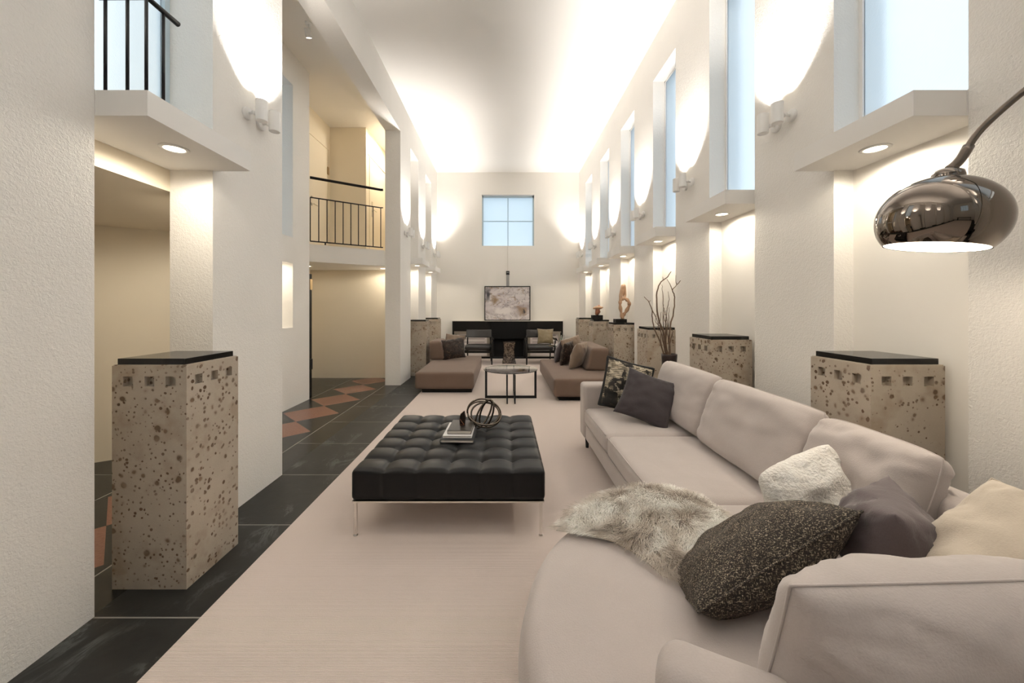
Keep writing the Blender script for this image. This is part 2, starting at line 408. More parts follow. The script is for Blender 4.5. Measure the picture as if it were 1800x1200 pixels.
# ------------------------------------------------------------------ room shell
XL, XLo, XR, XRo = -1.786, -2.05, 2.03, 2.35
PER = 1.384
def OP(k): return 1.627+PER*k, 2.29+PER*k
ZC, ZH, YE, YF = 4.97, 4.41, 10.0, -5.3
LZ0, LZ1 = 2.19, 2.302

struct('floor', MB().box(-5, 2.6, YF-.2, YE+.2, -.15, 0), M['floor'])
struct('ceiling', MB().box(XLo, XRo, YF, YE, ZC, ZC+.15), M['ceiling'])

b = MB()
kl = [-5,-4,-3,-2,-1,0,4,5]
prev = YF
for k in range(-5, 6):
    a, c_ = OP(k)
    if k in (1,2,3): continue
    if k == 4: prev = 6.455
    if k == 1: continue
    if a > prev: b.box(XLo, XL, prev, a, 0, ZH)
    prev = c_
    if k == 0:
        b.box(XLo, XL, prev, 3.008, 0, ZH)
b.box(XLo, XL, prev, YE, 0, ZH)
b.box(XLo, XL, YF, YE, ZH, ZC)
for k in kl:
    if k == 0: continue
    a, c_ = OP(k); b.box(XLo-.12, XLo, a-.05, c_+.05, 0, ZH)
struct('wall_left', b, M['stucco'])

b = MB(); prev = YF
for k in range(-5, 6):
    a, c_ = OP(k)
    b.box(XR, XRo, prev, a, 0, ZH); prev = c_
b.box(XR, XRo, prev, YE, 0, ZH); b.box(XR, XRo, YF, YE, ZH, ZC)
struct('wall_right', b, M['stucco'])
b = MB()
for k in range(-5, 6):
    a, c_ = OP(k); b.box(2.15, XRo, a, c_, 0, LZ0)
struct('wall_niche', b, M['plaster'])

# end wall with its square window
wx0, wx1, wz0, wz1 = -.58, .825, 3.0, 4.37
b = MB()
b.box(XLo, wx0, YE, YE+.25, 0, ZC); b.box(wx1, XRo, YE, YE+.25, 0, ZC); b.box(wx0, wx1, YE, YE+.25, 0, wz0); b.box(wx0, wx1, YE, YE+.25, wz1, ZC)
struct('wall_back', b, M['plaster'])
b = MB()
fx0, fx1, fz0, fz1 = -.5, .9, 2.6, 4.2
b.box(XLo, fx0, YF-.25, YF, 0, ZC); b.box(fx1, XRo, YF-.25, YF, 0, ZC); b.box(fx0, fx1, YF-.25, YF, 0, fz0); b.box(fx0, fx1, YF-.25, YF, fz1, ZC)
struct('wall_front', b, M['plaster'])

nwin = [0]
def window(frame_mb, pane_mb, pane_mat=None, frame_mat=None):
    nwin[0] += 1
    o = struct('window_%d' % nwin[0], frame_mb, frame_mat or M['frame_blue'])
    pane_mb.build('pane', pane_mat or M['frosted'], o)
    return o
# square end window: frame, mullion, blind cloth
f = MB(); t = .035; y0, y1 = YE+.10, YE+.14
f.box(wx0, wx0+t, y0, y1, wz0, wz1); f.box(wx1-t, wx1, y0, y1, wz0, wz1); f.box(wx0, wx1, y0, y1, wz0, wz0+t*.5); f.box(wx0, wx1, y0, y1, wz1-t*1.4, wz1)
xm = (wx0+wx1)/2; zm = (wz0+wz1)/2
f.box(xm-.012, xm+.012, y0+.01, y1, wz0, wz1); f.box(wx0, wx1, y0+.015, y1, zm-.012, zm+.012)
window(f, MB().box(wx0, wx1, y1, y1+.008, wz0, wz1), M['blind'])
f = MB()
for q in range(4): xq = fx0+(fx1-fx0)*q/3; f.box(xq-.02, xq+.02, YF-.14, YF-.10, fz0, fz1)
for q in range(4): zq = fz0+(fz1-fz0)*q/3; f.box(fx0, fx1, YF-.14, YF-.10, zq-.02, zq+.02)
window(f, MB().box(fx0, fx1, YF-.16, YF-.15, fz0, fz1), M['blind'])
# tall slot windows of the right wall
for k in range(-5, 6):
    a, c_ = OP(k)
    f = MB(); t = .022
    f.box(2.185, 2.215, c_-t, c_, LZ1, ZH); f.box(2.185, 2.215, a, a+t, LZ1, ZH); f.box(2.185, 2.215, a, c_, ZH-t, ZH); f.box(2.185, 2.215, a, c_, LZ1, LZ1+.012)
    window(f, MB().box(2.196, 2.204, a+t, c_-t, LZ1+.012, ZH-t), frame_mat=M['white_paint'])
# tall slot window of the left wall above the first ledge
a, c_ = OP(0)
f = MB(); t = .03
f.box(-2.10, -2.05, c_-.035, c_, LZ1+.03, ZH); f.box(-2.10, -2.05, a, a+t, LZ1+.03, ZH); f.box(-2.10, -2.05, a, c_, ZH-.1, ZH)
window(f, MB().box(-2.08, -2.072, a+t, c_-.035, LZ1+.03, ZH-.1), frame_mat=M['frame_blue'])

# corridor beyond the left wall
b = MB()
def seg(b, p, q, th, z0, z1):
    p = Vector((*p, 0)); q = Vector((*q, 0)); n = Vector((-(q-p).y, (q-p).x, 0)).normalized()*th
    b.prism([(p.x,p.y),(q.x,q.y),(q.x+n.x,q.y+n.y),(p.x+n.x,p.y+n.y)], z0, z1)
seg(b, (-4.6,2.565), (-2.855,3.69), .15, 0, 2.33)
b.box(-4.7, -4.6, .6, 2.7, 0, 2.06); b.box(-4.7, -2.05, .5, .6, 0, 2.06)
struct('wall_hallway', b, M['plaster_cream'])
b = MB()
x0, x1 = -3.2, -2.855
b.box(x0, x1, 3.69, 4.55, 0, ZC); b.box(x0, x1, 5.05, 5.48, 0, ZC)
b.box(x0, x1, 4.55, 5.05, 0, 1.078); b.box(x0, x1, 4.55, 5.05, 1.945, 2.297); b.box(x0, x1, 4.55, 5.05, 4.36, ZC)
b.box(x0-.05, x0, 4.5, 5.1, 1.0, 2.0)
b.box(x0, -2.05, 3.0, 3.1, 2.33, ZC); b.box(x0, x1, 3.1, 3.69, 2.33, ZC)
b.box(-3.8, x0, 5.40, 5.48, 0, ZC)
struct('wall_side', b, M['stucco'])
f = MB(); f.box(x0-.03, x0, 4.55, 5.05, 2.297, 2.32); f.box(x0-.03, x0, 5.02, 5.05, 2.297, 4.36); f.box(x0-.03, x0, 4.55, 4.58, 2.297, 4.36)
window(f, MB().box(x0-.02, x0-.012, 4.58, 5.02, 2.32, 4.36))
b = MB()
b.box(-3.8, XLo, 7.13, 7.25, 0, 2.06)
b.box(-3.8, -3.69, 5.48, 7.13, 0, 2.06)
b.box(-3.44, -3.32, 5.48, 7.13, 2.33, 4.79)
b.box(-3.44, -2.63, 7.13, 7.25, 2.33, 4.79)
b.box(-2.75, -2.63, 7.25, 8.7, 2.33, 4.79)
b.box(-2.75, XLo-.12, 8.6, 8.7, 2.33, 4.79)
struct('wall_upstairs', b, M['plaster_cream'])
b = MB()
b.box(-3.8, XLo, 3.0, 8.7, 4.79, 4.9)
struct('ceiling_upstairs', b, M['plaster'])
b = MB()
b.prism([(-4.7,.5),(-2.05,.5),(-2.05,2.95),(-2.855,3.64),(-4.7,2.5)], 2.06, 2.33)
struct('ceiling_hallway', b, M['plaster_cream'])
b = MB()
arc = []
for i in range(13):
    s_ = i/12; px = -3.25+1.20*s_; py = 5.56+.84*s_+.05*math.sin(s_*math.pi)
    arc.append((px, py))
b.prism([(-3.69,5.5)]+arc+[(XLo,7.13),(-3.69,7.13)], 2.06, 2.33)
b.prism([(-2.75,7.13),(XLo-.12,7.13),(XLo-.12,8.6),(-2.75,8.6)], 2.06, 2.33)
struct('trim_1', b, M['plaster'])   # balcony slab

# doors
def line_box(mb, *a): return mb.box(*a)
d = MB().box(-3.322, -3.312, 6.05, 7.02, 2.34, 4.31)
d.box(-3.322, -3.310, 6.05, 7.06, 4.325, 4.335); d.box(-3.322,-3.310,7.03,7.05,2.34,4.32)
o = struct('door_1', d, M['plaster_cream'])
MB().box(-3.312, -3.298, 7.0, 7.05, 3.85, 3.99).build('hinge', M['brass'], o)
hd = MB().cyl((-3.312,6.42,3.13),(-3.26,6.42,3.13),.012,10).cyl((-3.265,6.42,3.13),(-3.265,6.54,3.13),.009,10); hd.cyl((-3.312,6.42,3.13),(-3.304,6.42,3.13),.028,14); hd.cyl((-3.312,6.42,3.25),(-3.300,6.42,3.25),.024,14)
hd.build('handle', M['chrome'], o)
d = MB().box(-2.632, -2.620, 7.30, 8.30, 2.34, 4.29)
o = struct('door_2', d, M['plaster_cream'])
MB().box(-2.622, -2.617, 7.20, 8.40, 4.305, 4.318).build('head_line', M['slot'], o)
hd = MB().cyl((-2.62,7.42,3.28),(-2.57,7.42,3.28),.012,10).cyl((-2.575,7.42,3.28),(-2.575,7.55,3.28),.009,10).box(-2.622,-2.61,7.395,7.445,3.15,3.45)
hd.build('handle', M['chrome'], o)
d = MB().box(-3.0, -2.953, 5.60, 5.74, 0, 1.86)
o = struct('door_3', d, M['black_wood'])
MB().box(-2.953, -2.935, 5.66, 5.73, .40, .56).build('hinge', M['black_metal'], o)
MB().box(-2.953, -2.935, 5.66, 5.73, 1.62, 1.78).build('hinge', M['brass'], o)

# ------------------------------------------------------------------ carpet
b = MB().box(-1.309, 1.62, -4.6, 9.74, .0, .012)
tag(b.build('carpet', M['carpet'], origin='base'), 'large pale beige ribbed wool carpet running down the whole room', 'carpet')

# ------------------------------------------------------------------ ledges, downlights, sconces, pedestals
ORD = ['nearest', 'second nearest', 'third nearest', 'fourth nearest', 'fifth nearest', 'farthest']
def ledge(side, k, label):
    a, c_ = OP(k)
    if side == 'R': mb = MB().box(1.797, 2.34, a+.003, c_+.012-.006, LZ0, LZ1); mb = MB().box(1.797, XR-.0, a+.006, c_+.012, LZ0, LZ1).box(XR, 2.34, a+.002, c_-.002, LZ0, LZ1)
    else: mb = MB().box(XL, -1.56, a+.006, c_+.012, LZ0, LZ1).box(-2.045, XL, a+.002, c_-.002, LZ0, LZ1)
    return tag(mb.build('wall_ledge', M['white_paint']), label, 'ledge', 'white ledges between the piers')
def downlight(loc, label, group='recessed downlights', r=.05, power=DOWN_W, spread=2.3, color=WARM2):
    o = thing('downlight', label, 'light', loc, group)
    L = Vector(loc)
    ring = MB().lathe([(r*.92,-.001),(r*.95,-.006),(r*1.25,-.006),(r*1.30,0),(r*.92,.0)], L, 32); ring.build('trim_ring', M['white_metal'], o, smooth=True)
    MB().lathe([(0,-.003),(r*.92,-.003)], L, 32).build('lens', M['lamp_glow'], o)
    if power: light('downlight_lamp', 'SPOT', L+Vector((0,0,-.012)), power*4, color, (0,0,-1), o, spot_size=3.1, spot_blend=.35, shadow_soft_size=r*.8)
    return o
LEDGE_R = ['white wall ledge under the large window beside the chrome lamp', 'second white wall ledge from the camera on the right wall', 'third white wall ledge from the camera on the right wall, above the tall branches', 'fourth white wall ledge on the right wall, above the looped sculpture', 'fifth white wall ledge on the right wall, above the small dark sculpture', 'farthest white wall ledge on the right wall, next to the end wall']
for k in range(6):
    ledge('R', k, LEDGE_R[k])
    downlight((1.965, OP(k)[0]+.343, LZ0), 'lit recessed downlight under the %s ledge of the right wall' % ORD[k])
LL = {0: 'large white ledge with black railing above the nearest left pedestal', 4: 'small white ledge on the far left wall, nearer of the two', 5: 'small white ledge on the far left wall, next to the end wall'}
for k in (0, 4, 5):
    ledge('L', k, LL[k])
    downlight((-1.74, OP(k)[0]+.343, LZ0), {0:'lit recessed downlight under the large left ledge with the railing',4:'lit recessed downlight under the nearer small ledge at far left',5:'lit recessed downlight under the farthest left ledge by the end wall'}[k])

def make_sconce():
    o = thing('wall_spotlight', 'x', 'light', (0,0,0), 'white cylinder wall spotlights')
    # wall at x=+.11, lamp axis at origin
    MB().lathe([(0,.0),(.040,.0),(.043,-.004),(.043,-.018),(.038,-.024),(0,-.024)], (.11,0,-.015), 32, Matrix.Rotation(math.pi/2, 3, 'Y')).tr(lambda p: Vector((p.x, p.y, p.z))).build('wall_plate', M['white_metal'], o, smooth='auto')
    MB().tube([(.10,0,-.015),(.055,0,-.012),(.038,0,-.002)], .0085, 12).tube([(.052,-.014,-.012),(.052,.014,-.012)], .012, 12).build('arm', M['white_metal'], o, smooth=True)
    MB().lathe([(0,-.070),(.033,-.070),(.037,-.066),(.037,.072),(.034,.072),(.034,.045),(0,.045)], (0,0,0), 32).build('lamp_body', M['white_metal'], o, smooth='auto')
    MB().lathe([(0,.050),(.030,.050)], (0,0,0), 24).build('lens', M['lamp_glow'], o)
    return o
proto = make_sconce(); first = True
def sconce(side, Y, Z, label, power=SCONCE_W):
    global first
    o = proto if first else copy_tree(proto)
    first = False
    o.location = ((XR-.109) if side == 'R' else (XL+.109), Y, Z)
    if side == 'L': o.rotation_euler = (0, 0, math.pi)
    o['label'] = label
    s = 1 if side == 'R' else -1
    l = light('spotlight_lamp', 'SPOT', (o.location.x, Y, Z+.078), power*4*math.pi/4, WARM, (s*.035, 0, 1), None, spot_size=math.radians(100), spot_blend=1.0, shadow_soft_size=.02)
    return o
PN = {-3:'fourth pier behind',-2:'third pier behind',-1:'nearest',0:'first full',1:'second full',2:'third full',3:'fourth full',4:'fifth full',5:'last'}
for j in range(-3, 6):
    y = 2.615+PER*j
    for n_, dy_ in enumerate((0, .145)):
        w_ = 'nearer' if n_ == 0 else 'farther'
        sconce('R', y+dy_, 2.71-.006*n_, '%s of two white cylinder spotlights on the %s pier of the right wall' % (w_, PN[j]))
        if j in (-3,-2,-1,0,3,4,5):
            sconce('L', y-.03+dy_, 2.71-.006*n_, '%s of two white cylinder spotlights on the %s pier of the left wall' % (w_, {0:'large near', 3:'corridor corner', 4:'narrow middle', 5:'last'}.get(j, PN[j])))

def make_pedestal():
    o = thing('stone_pedestal', 'x', 'pedestal', (0,0,0), 'spotted stone pedestals')
    h = 1.07; a = .1785; bb = .1735
    # body with square recesses: build each side as a grid with holes pushed in
    mb = MB()
    def face(axis, sgn, half, off):
        holes = [(-.102, .102)]
        us = sorted({-half, half, *[c+q for c in (-.102,0,.102) for q in (-.0235,.0235)]}); zs = [0, .972, 1.019, h]
        def pt(u, z, d):
            t = (off-d)*sgn
            return (u, t, z) if axis == 'y' else (t, u, z)
        for i in range(len(us)-1):
            for j in range(3):
                u0, u1, z0, z1 = us[i], us[i+1], zs[j], zs[j+1]
                hole = j == 1 and i in (1,3,5)
                d = .028 if hole else 0
                q = [pt(u0,z0,d),pt(u1,z0,d),pt(u1,z1,d),pt(u0,z1,d)]
                flip = (axis == 'y') == (sgn > 0)
                mb.add(q, [(3,2,1,0) if flip else (0,1,2,3)])
                if hole:
                    r = [pt(u0,z0,0),pt(u1,z0,0),pt(u1,z1,0),pt(u0,z1,0)]
                    mb.add(q+r, [(0,1,5,4),(1,2,6,5),(2,3,7,6),(3,0,4,7)])
    face('y', -1, a, bb); face('y', 1, a, bb); face('x', -1, bb, a); face('x', 1, bb, a)
    mb.add([(-a,-bb,h),(a,-bb,h),(a,bb,h),(-a,bb,h)], [(0,1,2,3)]); mb.add([(-a,-bb,0),(a,-bb,0),(a,bb,0),(-a,bb,0)], [(3,2,1,0)])
    mb.build('stone_block', M['stone'], o)
    MB().box(-a+.004, a-.004, -bb+.004, bb-.004, h, h+.004).build('pale_joint', M['stone'], o)
    MB().box(-a+.014, a-.018, -bb+.012, bb-.014, h+.003, h+.033).build('black_top', M['black_top'], o, bevel=.002)
    return o
ped = make_pedestal(); first_p = True
def pedestal(x, k, label, flip=False):
    global first_p
    o = ped if first_p else copy_tree(ped)
    first_p = False
    o.location = (x, OP(k)[0]+.3305, 0); o['label'] = label
    if flip: o.rotation_euler = (0,0,math.pi)
    for c in o.children:
        if c.name.startswith('stone_block'): pass
    return o
pedestal(-1.696, 0, 'spotted stone pedestal standing alone at the left, nearest to the camera', False)
PR = ['spotted stone pedestal behind the large grey sofa, below the chrome lamp', 'spotted stone pedestal with a bare black top right of the branch vase', 'spotted stone pedestal directly behind the tall bare branches', 'spotted stone pedestal carrying the tall looped driftwood sculpture', 'spotted stone pedestal carrying the small dark root sculpture', 'farthest right spotted stone pedestal, bare, beside the fireplace']
for k in range(6): pedestal(1.936, k, PR[k], k % 2 == 0)
pedestal(-1.696, 4, 'spotted stone pedestal at far left, nearer of the pair behind the chaise', True)
pedestal(-1.696, 5, 'spotted stone pedestal at far left, next to the end wall')

# ------------------------------------------------------------------ railings
r = thing('ledge_railing', 'black metal railing with thin bars on the large near left ledge', 'railing', (-1.62,1.66,LZ1))
for i, (xx_, yy_) in enumerate([(-1.752,1.640),(-1.655,1.640),(-1.572,1.640),(-1.572,1.722)]):
    MB().cyl((xx_,yy_,LZ1), (xx_,yy_,2.71), .0065, 10).build('bar', M['black_metal'], r, smooth=True)
MB().tube([(-1.785,1.640,2.716),(-1.572,1.640,2.716),(-1.572,1.80,2.716)], .0125, 12).build('handrail', M['black_metal'], r, smooth=True)

r = thing('balcony_railing', 'black metal balcony railing with upright bars and a raised handrail', 'railing', (-2.5,6.0,2.33))
A = Vector((-2.98,5.74,0)); B = Vector((-2.09,6.345,0)); Cc = Vector((-2.052,6.345,0))
nb = 10
for i in range(nb):
    p = A.lerp(B, (i+.03)/(nb-.9)) if i < nb-1 else B
    MB().cyl((p.x,p.y,2.37), (p.x,p.y,3.045), .008, 8).build('bar', M['black_metal'], r, smooth=True)
z = lambda p, h: (p.x, p.y, h)
MB().tube([z(A,2.37), z(B,2.37), z(Cc,2.37)], .010, 8).build('bottom_rail', M['black_metal'], r)
MB().tube([z(A,3.045), z(B,3.045), z(Cc,3.045)], .010, 8).build('top_rail', M['black_metal'], r)
MB().tube([z(A,3.35), z(B,3.35), z(Cc,3.35)], .021, 12).build('handrail', M['black_metal'], r, smooth=True)
for t_ in (.2,):
    p = A.lerp(B, t_); MB().cyl(z(p,2.33), z(p,2.37), .012, 8).build('foot', M['black_metal'], r)

# corridor lamps
def plain_lamp(loc, power, label, r=.045):
    return downlight(loc, label, 'recessed downlights', r, power, 2.6)
plain_lamp((-2.30,3.0-.15,2.06), 4.5, 'added unseen downlight in the hallway ceiling behind the second left pier')  # added lamp and fixture, hidden by the pier, to light the hallway warmly
plain_lamp((-3.0,1.9,2.06), 3.5, 'recessed downlight in the hallway ceiling behind the nearest left pier')
plain_lamp((-2.20,6.80,2.06), 3.2, 'recessed downlight under the balcony beside the corridor corner pier')
plain_lamp((-3.35,6.4,2.06), 1.0, 'recessed downlight under the balcony, behind the black door edge')
plain_lamp((-2.32,7.75,4.79), 13, 'recessed downlight in the upstairs ceiling above the far door')
plain_lamp((-2.2,7.22,4.79), 9, 'added unseen downlight in the upstairs ceiling behind the corridor corner pier')  # added lamp, kept out of view by the pier, to brighten upstairs
t_ = thing('ceiling_spotlight', 'small white spotlight hanging from the upstairs ceiling above the corridor', 'light', (-2.36,4.51,4.79))
MB().lathe([(0,0),(.04,0),(.04,-.015),(0,-.018)], (-2.36,4.51,4.79), 20).build('mount', M['white_metal'], t_, smooth='auto')
MB().cyl((-2.36,4.51,4.78),(-2.36,4.51,4.70),.008,10).build('stem', M['white_metal'], t_)
RM = Matrix.Rotation(math.radians(25), 3, 'X')
MB().lathe([(0,.05),(.032,.05),(.036,.045),(.036,-.05),(.032,-.05),(.032,-.035)], (-2.36,4.50,4.66), 24, RM).build('lamp_body', M['white_metal'], t_, smooth='auto')
MB().lathe([(0,-.045),(.031,-.045)], (-2.36,4.50,4.66), 24, RM).build('lens', M['bulb_glow'], t_)
light('spot_lamp', 'SPOT', (-2.36,4.47,4.60), 14, WARM, (0,-.2,-1), None, spot_size=1.2, spot_blend=.6, shadow_soft_size=.02)
light('niche_lamp', 'AREA', (-3.03,4.8,1.94), 2.2, WARM2, (0,0,-1), None, shape='RECTANGLE', size=.2, size_y=.3)

# ------------------------------------------------------------------ fireplace wall
fy = 9.80
o = thing('fireplace', 'long black fireplace surround with white grilles on the end wall', 'fireplace', (.10,9.9,0))
sx0, sx1, zt = -1.345, 1.565, .985
cx0, cx1 = -.36, .63
b = MB()
b.box(sx0, cx0, fy, YE, .72, zt); b.box(cx1, sx1, fy, YE, .72, zt)
b.box(sx0, sx0+.045, fy, YE, 0, .72); b.box(sx1-.045, sx1, fy, YE, 0, .72)
b.box(sx0+.045, cx0, fy, YE, 0, .05); b.box(cx1, sx1-.045, fy, YE, 0, .05)
b.build('surround', M['black_wood'], o)
MB().box(cx0, cx1, fy-.04, YE, .53, zt).build('hood', plain('soft_black_hood', (.006,.006,.006,1), .7, **{'Specular IOR Level': .15}), o)
b = MB(); b.box(cx0, cx0+.1, fy-.01, YE, 0, .53); b.box(cx1-.1, cx1, fy-.01, YE, 0, .53); b.box(cx0+.1, cx1-.1, YE-.04, YE, 0, .53); b.box(cx0+.1, cx1-.1, fy-.01, YE, 0, .04)
b.build('firebox', plain('firebox_black', (.006,.006,.006,1), .9), o)
MB().box(sx0-.012, sx1+.012, YE-.21, YE, zt, zt+.012).build('mantel_edge', M['paper'], o)
for (a, c_) in ((sx0+.045, cx0), (cx1, sx1-.045)):
    b = MB(); t = .075
    b.box(a, c_, fy+.02, YE-.02, .05, .05+.02); b.box(a, c_, fy+.02, YE-.02, .65, .72); b.box(a, a+t, fy+.02, YE-.02, .07, .65); b.box(c_-t, c_, fy+.02, YE-.02, .07, .65)
    fr = b.build('grille_frame', M['steel_frame'], o)
    g = MB().box(a+t, c_-t, fy+.07, fy+.10, .07, .65); g.build('grille', M['radiator'], fr)
    g = MB()
    for q in range(6): zq = .60-q*.088; g.box(a+t+.06, c_-t-.06, fy+.062, fy+.071, zq, zq+.012)
    g.build('grille_slots', M['slot'], fr)
# painting
p = thing('painting', 'abstract painting in greys, mauve and brown in a thin black frame on the mantel', 'painting', (.105,9.93,.998))
ax0, ax1, az0, az1 = -.505, .715, .998, 1.915
b = MB(); t = .022
for q in ((ax0,ax0+t,az0,az1),(ax1-t,ax1,az0,az1),(ax0+t,ax1-t,az0,az0+t),(ax0+t,ax1-t,az1-t,az1)): b.box(q[0],q[1],9.90,9.94,q[2],q[3])
b.build('frame', M['black_metal'], p)
MB().box(ax0+t, ax1-t, 9.915, 9.935, az0+t, az1-t).build('canvas', M['canvas'], p)
s_ = thing('blind_cord_box', 'grey wall strip with black control box above the painting', 'cable cover', (.11,9.99,1.9))
MB().box(.075, .155, 9.975, 10.0, 1.90, 2.22).build('cover_strip', M['strip_grey'], s_)
MB().box(.07, .16, 9.965, 10.0, 2.22, 2.32).build('control_box', M['black_metal'], s_)
MB().box(.085, .145, 9.96, 9.966, 2.275, 2.29).build('button', M['strip_grey'], s_)
MB().cyl((.115,9.985,2.32),(.115,9.985,3.0),.004,6).build('cord', M['paper'], s_)

# ------------------------------------------------------------------ pillow maker
def basis(u, v):
    u = Vector(u); U = u.normalized(); v = Vector(v); V = (v-U*v.dot(U)).normalized(); return U, V, U.cross(V)
def pillow(c, u, v, w_, h_, t_, pinch=.06, e=.55, p=2.2, n=30, wrinkle=.006, seed=0, corner=1.0, box=0.0):
    """soft cushion; u/v are the width and height directions; w,h,t its size"""
    U, V, N = basis(u, v); c = Vector(c); mb = MB(); verts = []; faces = []
    def surf(a, b, sgn):
        aa = math.sin(a*math.pi/2)*.35+a*.65; bb = math.sin(b*math.pi/2)*.35+b*.65
        g = max(0, (1-abs(aa)**p)*(1-abs(bb)**p))
        th = t_/2*(g**e*(1-box)+box*min(1, (g*8)**.5))
        x = aa*w_/2*(1-pinch*(1-bb*bb)*abs(aa)**2)
        y = bb*h_/2*(1-pinch*(1-aa*aa)*abs(bb)**2)
        if corner < 1:
            rr = (abs(aa)**6+abs(bb)**6)**(1/6) or 1
            mx = max(abs(aa), abs(bb)); k = 1-(1-corner)*max(0, (abs(aa)*abs(bb))**3); x *= k; y *= k
        nz = noise.noise(Vector((aa*3+seed*7.1, bb*3, sgn*2+seed)))*wrinkle*2
        edge = min(1, g*6)*(1-g)
        nz += noise.noise(Vector((aa*9+seed, bb*9, sgn*5.0+seed*3)))*wrinkle*1.6*edge
        return c+U*x+V*y+N*(sgn*(th+nz*min(1, g*5)))
    ids = {}
    for sgn in (1, -1):
        for i in range(n+1):
            for j in range(n+1):
                if sgn == -1 and (i in (0,n) or j in (0,n)): ids[(sgn,i,j)] = ids[(1,i,j)]; continue
                ids[(sgn,i,j)] = len(verts); verts.append(surf(-1+2*i/n, -1+2*j/n, sgn))
        for i in range(n):
            for j in range(n):
                q = (ids[(sgn,i,j)], ids[(sgn,i+1,j)], ids[(sgn,i+1,j+1)], ids[(sgn,i,j+1)])
                faces.append(q if sgn == 1 else q[::-1])
    mb.add(verts, faces)
    per = [(i,0) for i in range(n)]+[(n,j) for j in range(n)]+[(i,n) for i in range(n,0,-1)]+[(0,j) for j in range(n,0,-1)]
    rim = [verts[ids[(1,i,j)]] for i,j in per]
    return mb, rim
def pillow_thing(name, label, c, u, v, w_, h_, t_, mat, group=None, cord=None, cordr=.004, cat='cushion', **k):
    mb, rim = pillow(c, u, v, w_, h_, t_, **k)
    if cord is None:
        o = mb.build(name, mat, smooth=True); return tag(o, label, cat, group)
    o = thing(name, label, cat, (c[0], c[1], min(p_.z for p_ in mb.v)), group)
    mb.build('cover', mat, o, smooth=True)
    MB().tube(rim, cordr, 8, closed=True).build('piping', cord, o, smooth=True)
    return o
def cushion_part(name, parent, c, u, v, w_, h_, t_, mat, cordr=.003, **k):
    mb, rim = pillow(c, u, v, w_, h_, t_, **k)
    o = mb.build(name, mat, parent, smooth=True)
    MB().tube(rim, cordr, 6, closed=True).build('seam', mat, o, smooth=True)
    return o

# ------------------------------------------------------------------ brown chaise sofas
def chaise(name, label, x0, x1, y0, y1, px0, px1, py0, bx0, bx1, by0, by1, zs=.335):
    o = thing(name, label, 'sofa', ((x0+x1)/2, (y0+y1)/2, 0.012), 'low brown chaise sofas')
    MB().box(px0, px1, py0, y1-.08, .012, .075).build('plinth', M['black_wood'], o)
    MB().rbox(x0, x1, y0, y1, .072, zs, .045, 12, dome=.008).build('seat', M['brown'], o, smooth=True)
    rim = [(x0+.03,y0+.008,zs-.022),(x1-.03,y0+.008,zs-.022),(x1-.008,y0+.03,zs-.022),(x1-.008,y1-.03,zs-.022),(x1-.03,y1-.008,zs-.022),(x0+.03,y1-.008,zs-.022),(x0+.008,y1-.03,zs-.022),(x0+.008,y0+.03,zs-.022)]
    MB().tube(rim, .004, 6, closed=True).build('seam', M['brown'], o, smooth=True)
    lo = bx0 < 0
    def taper(p):
        k = (p.z-zs)/.36
        xm_ = bx0 if lo else bx1
        return Vector((xm_+(p.x-xm_)*(1-.28*max(0,k)), p.y+(.0), p.z))
    MB().rbox(bx0, bx1, by0, by1, zs+.003, .70, .055, 10, dome=.006, fn=taper).build('backrest', M['brown'], o, smooth=True)
    return o
chaise('chaise_sofa', 'low brown chaise sofa at the left of the glass coffee table', -1.385, -.46, 5.80, 7.86, -1.28, -.50, 5.86, -1.43, -1.11, 7.15, 7.80)
chaise('chaise_sofa', 'low brown chaise sofa at the right, behind the grey sofa', .715, 1.70, 5.28, 7.35, .80, 1.60, 5.36, 1.30, 1.69, 5.92, 7.20)
pillow_thing('cushion', 'dark crushed brown velvet cushion on the left chaise sofa', (-.97,7.20,.552), (1,-.12,.16), (-.2,.3,1), .46, .40, .15, M['crushed'], seed=1)
pillow_thing('cushion', 'plain taupe cushion peeking up behind the dark one on the left chaise', (-1.0,7.52,.60), (1,-.2,-.1), (-.1,.35,1), .42, .42, .14, M['tan'], seed=2)
pillow_thing('cushion', 'slate grey cushion, farthest on the right chaise sofa', (1.06,6.98,.54), (.35,1,0), (.30,.0,1), .42, .42, .15, M['slate_cushion'], seed=3)
pillow_thing('cushion', 'dark crushed brown velvet cushion on the right chaise sofa', (1.12,6.60,.54), (.5,.85,.05), (.25,-.02,1), .40, .42, .16, M['crushed'], seed=4)
pillow_thing('cushion', 'brown cushion standing up behind the dark velvet one on the right chaise', (1.26,6.78,.60), (.85,.5,.2), (.0,.25,1), .44, .42, .15, M['tan'], seed=5)
pillow_thing('cushion', 'plump tan cushion, nearest on the right chaise sofa', (1.245,6.18,.56), (.55,.8,.0), (.42,.05,1), .44, .44, .20, M['tan'], seed=6, pinch=.04)

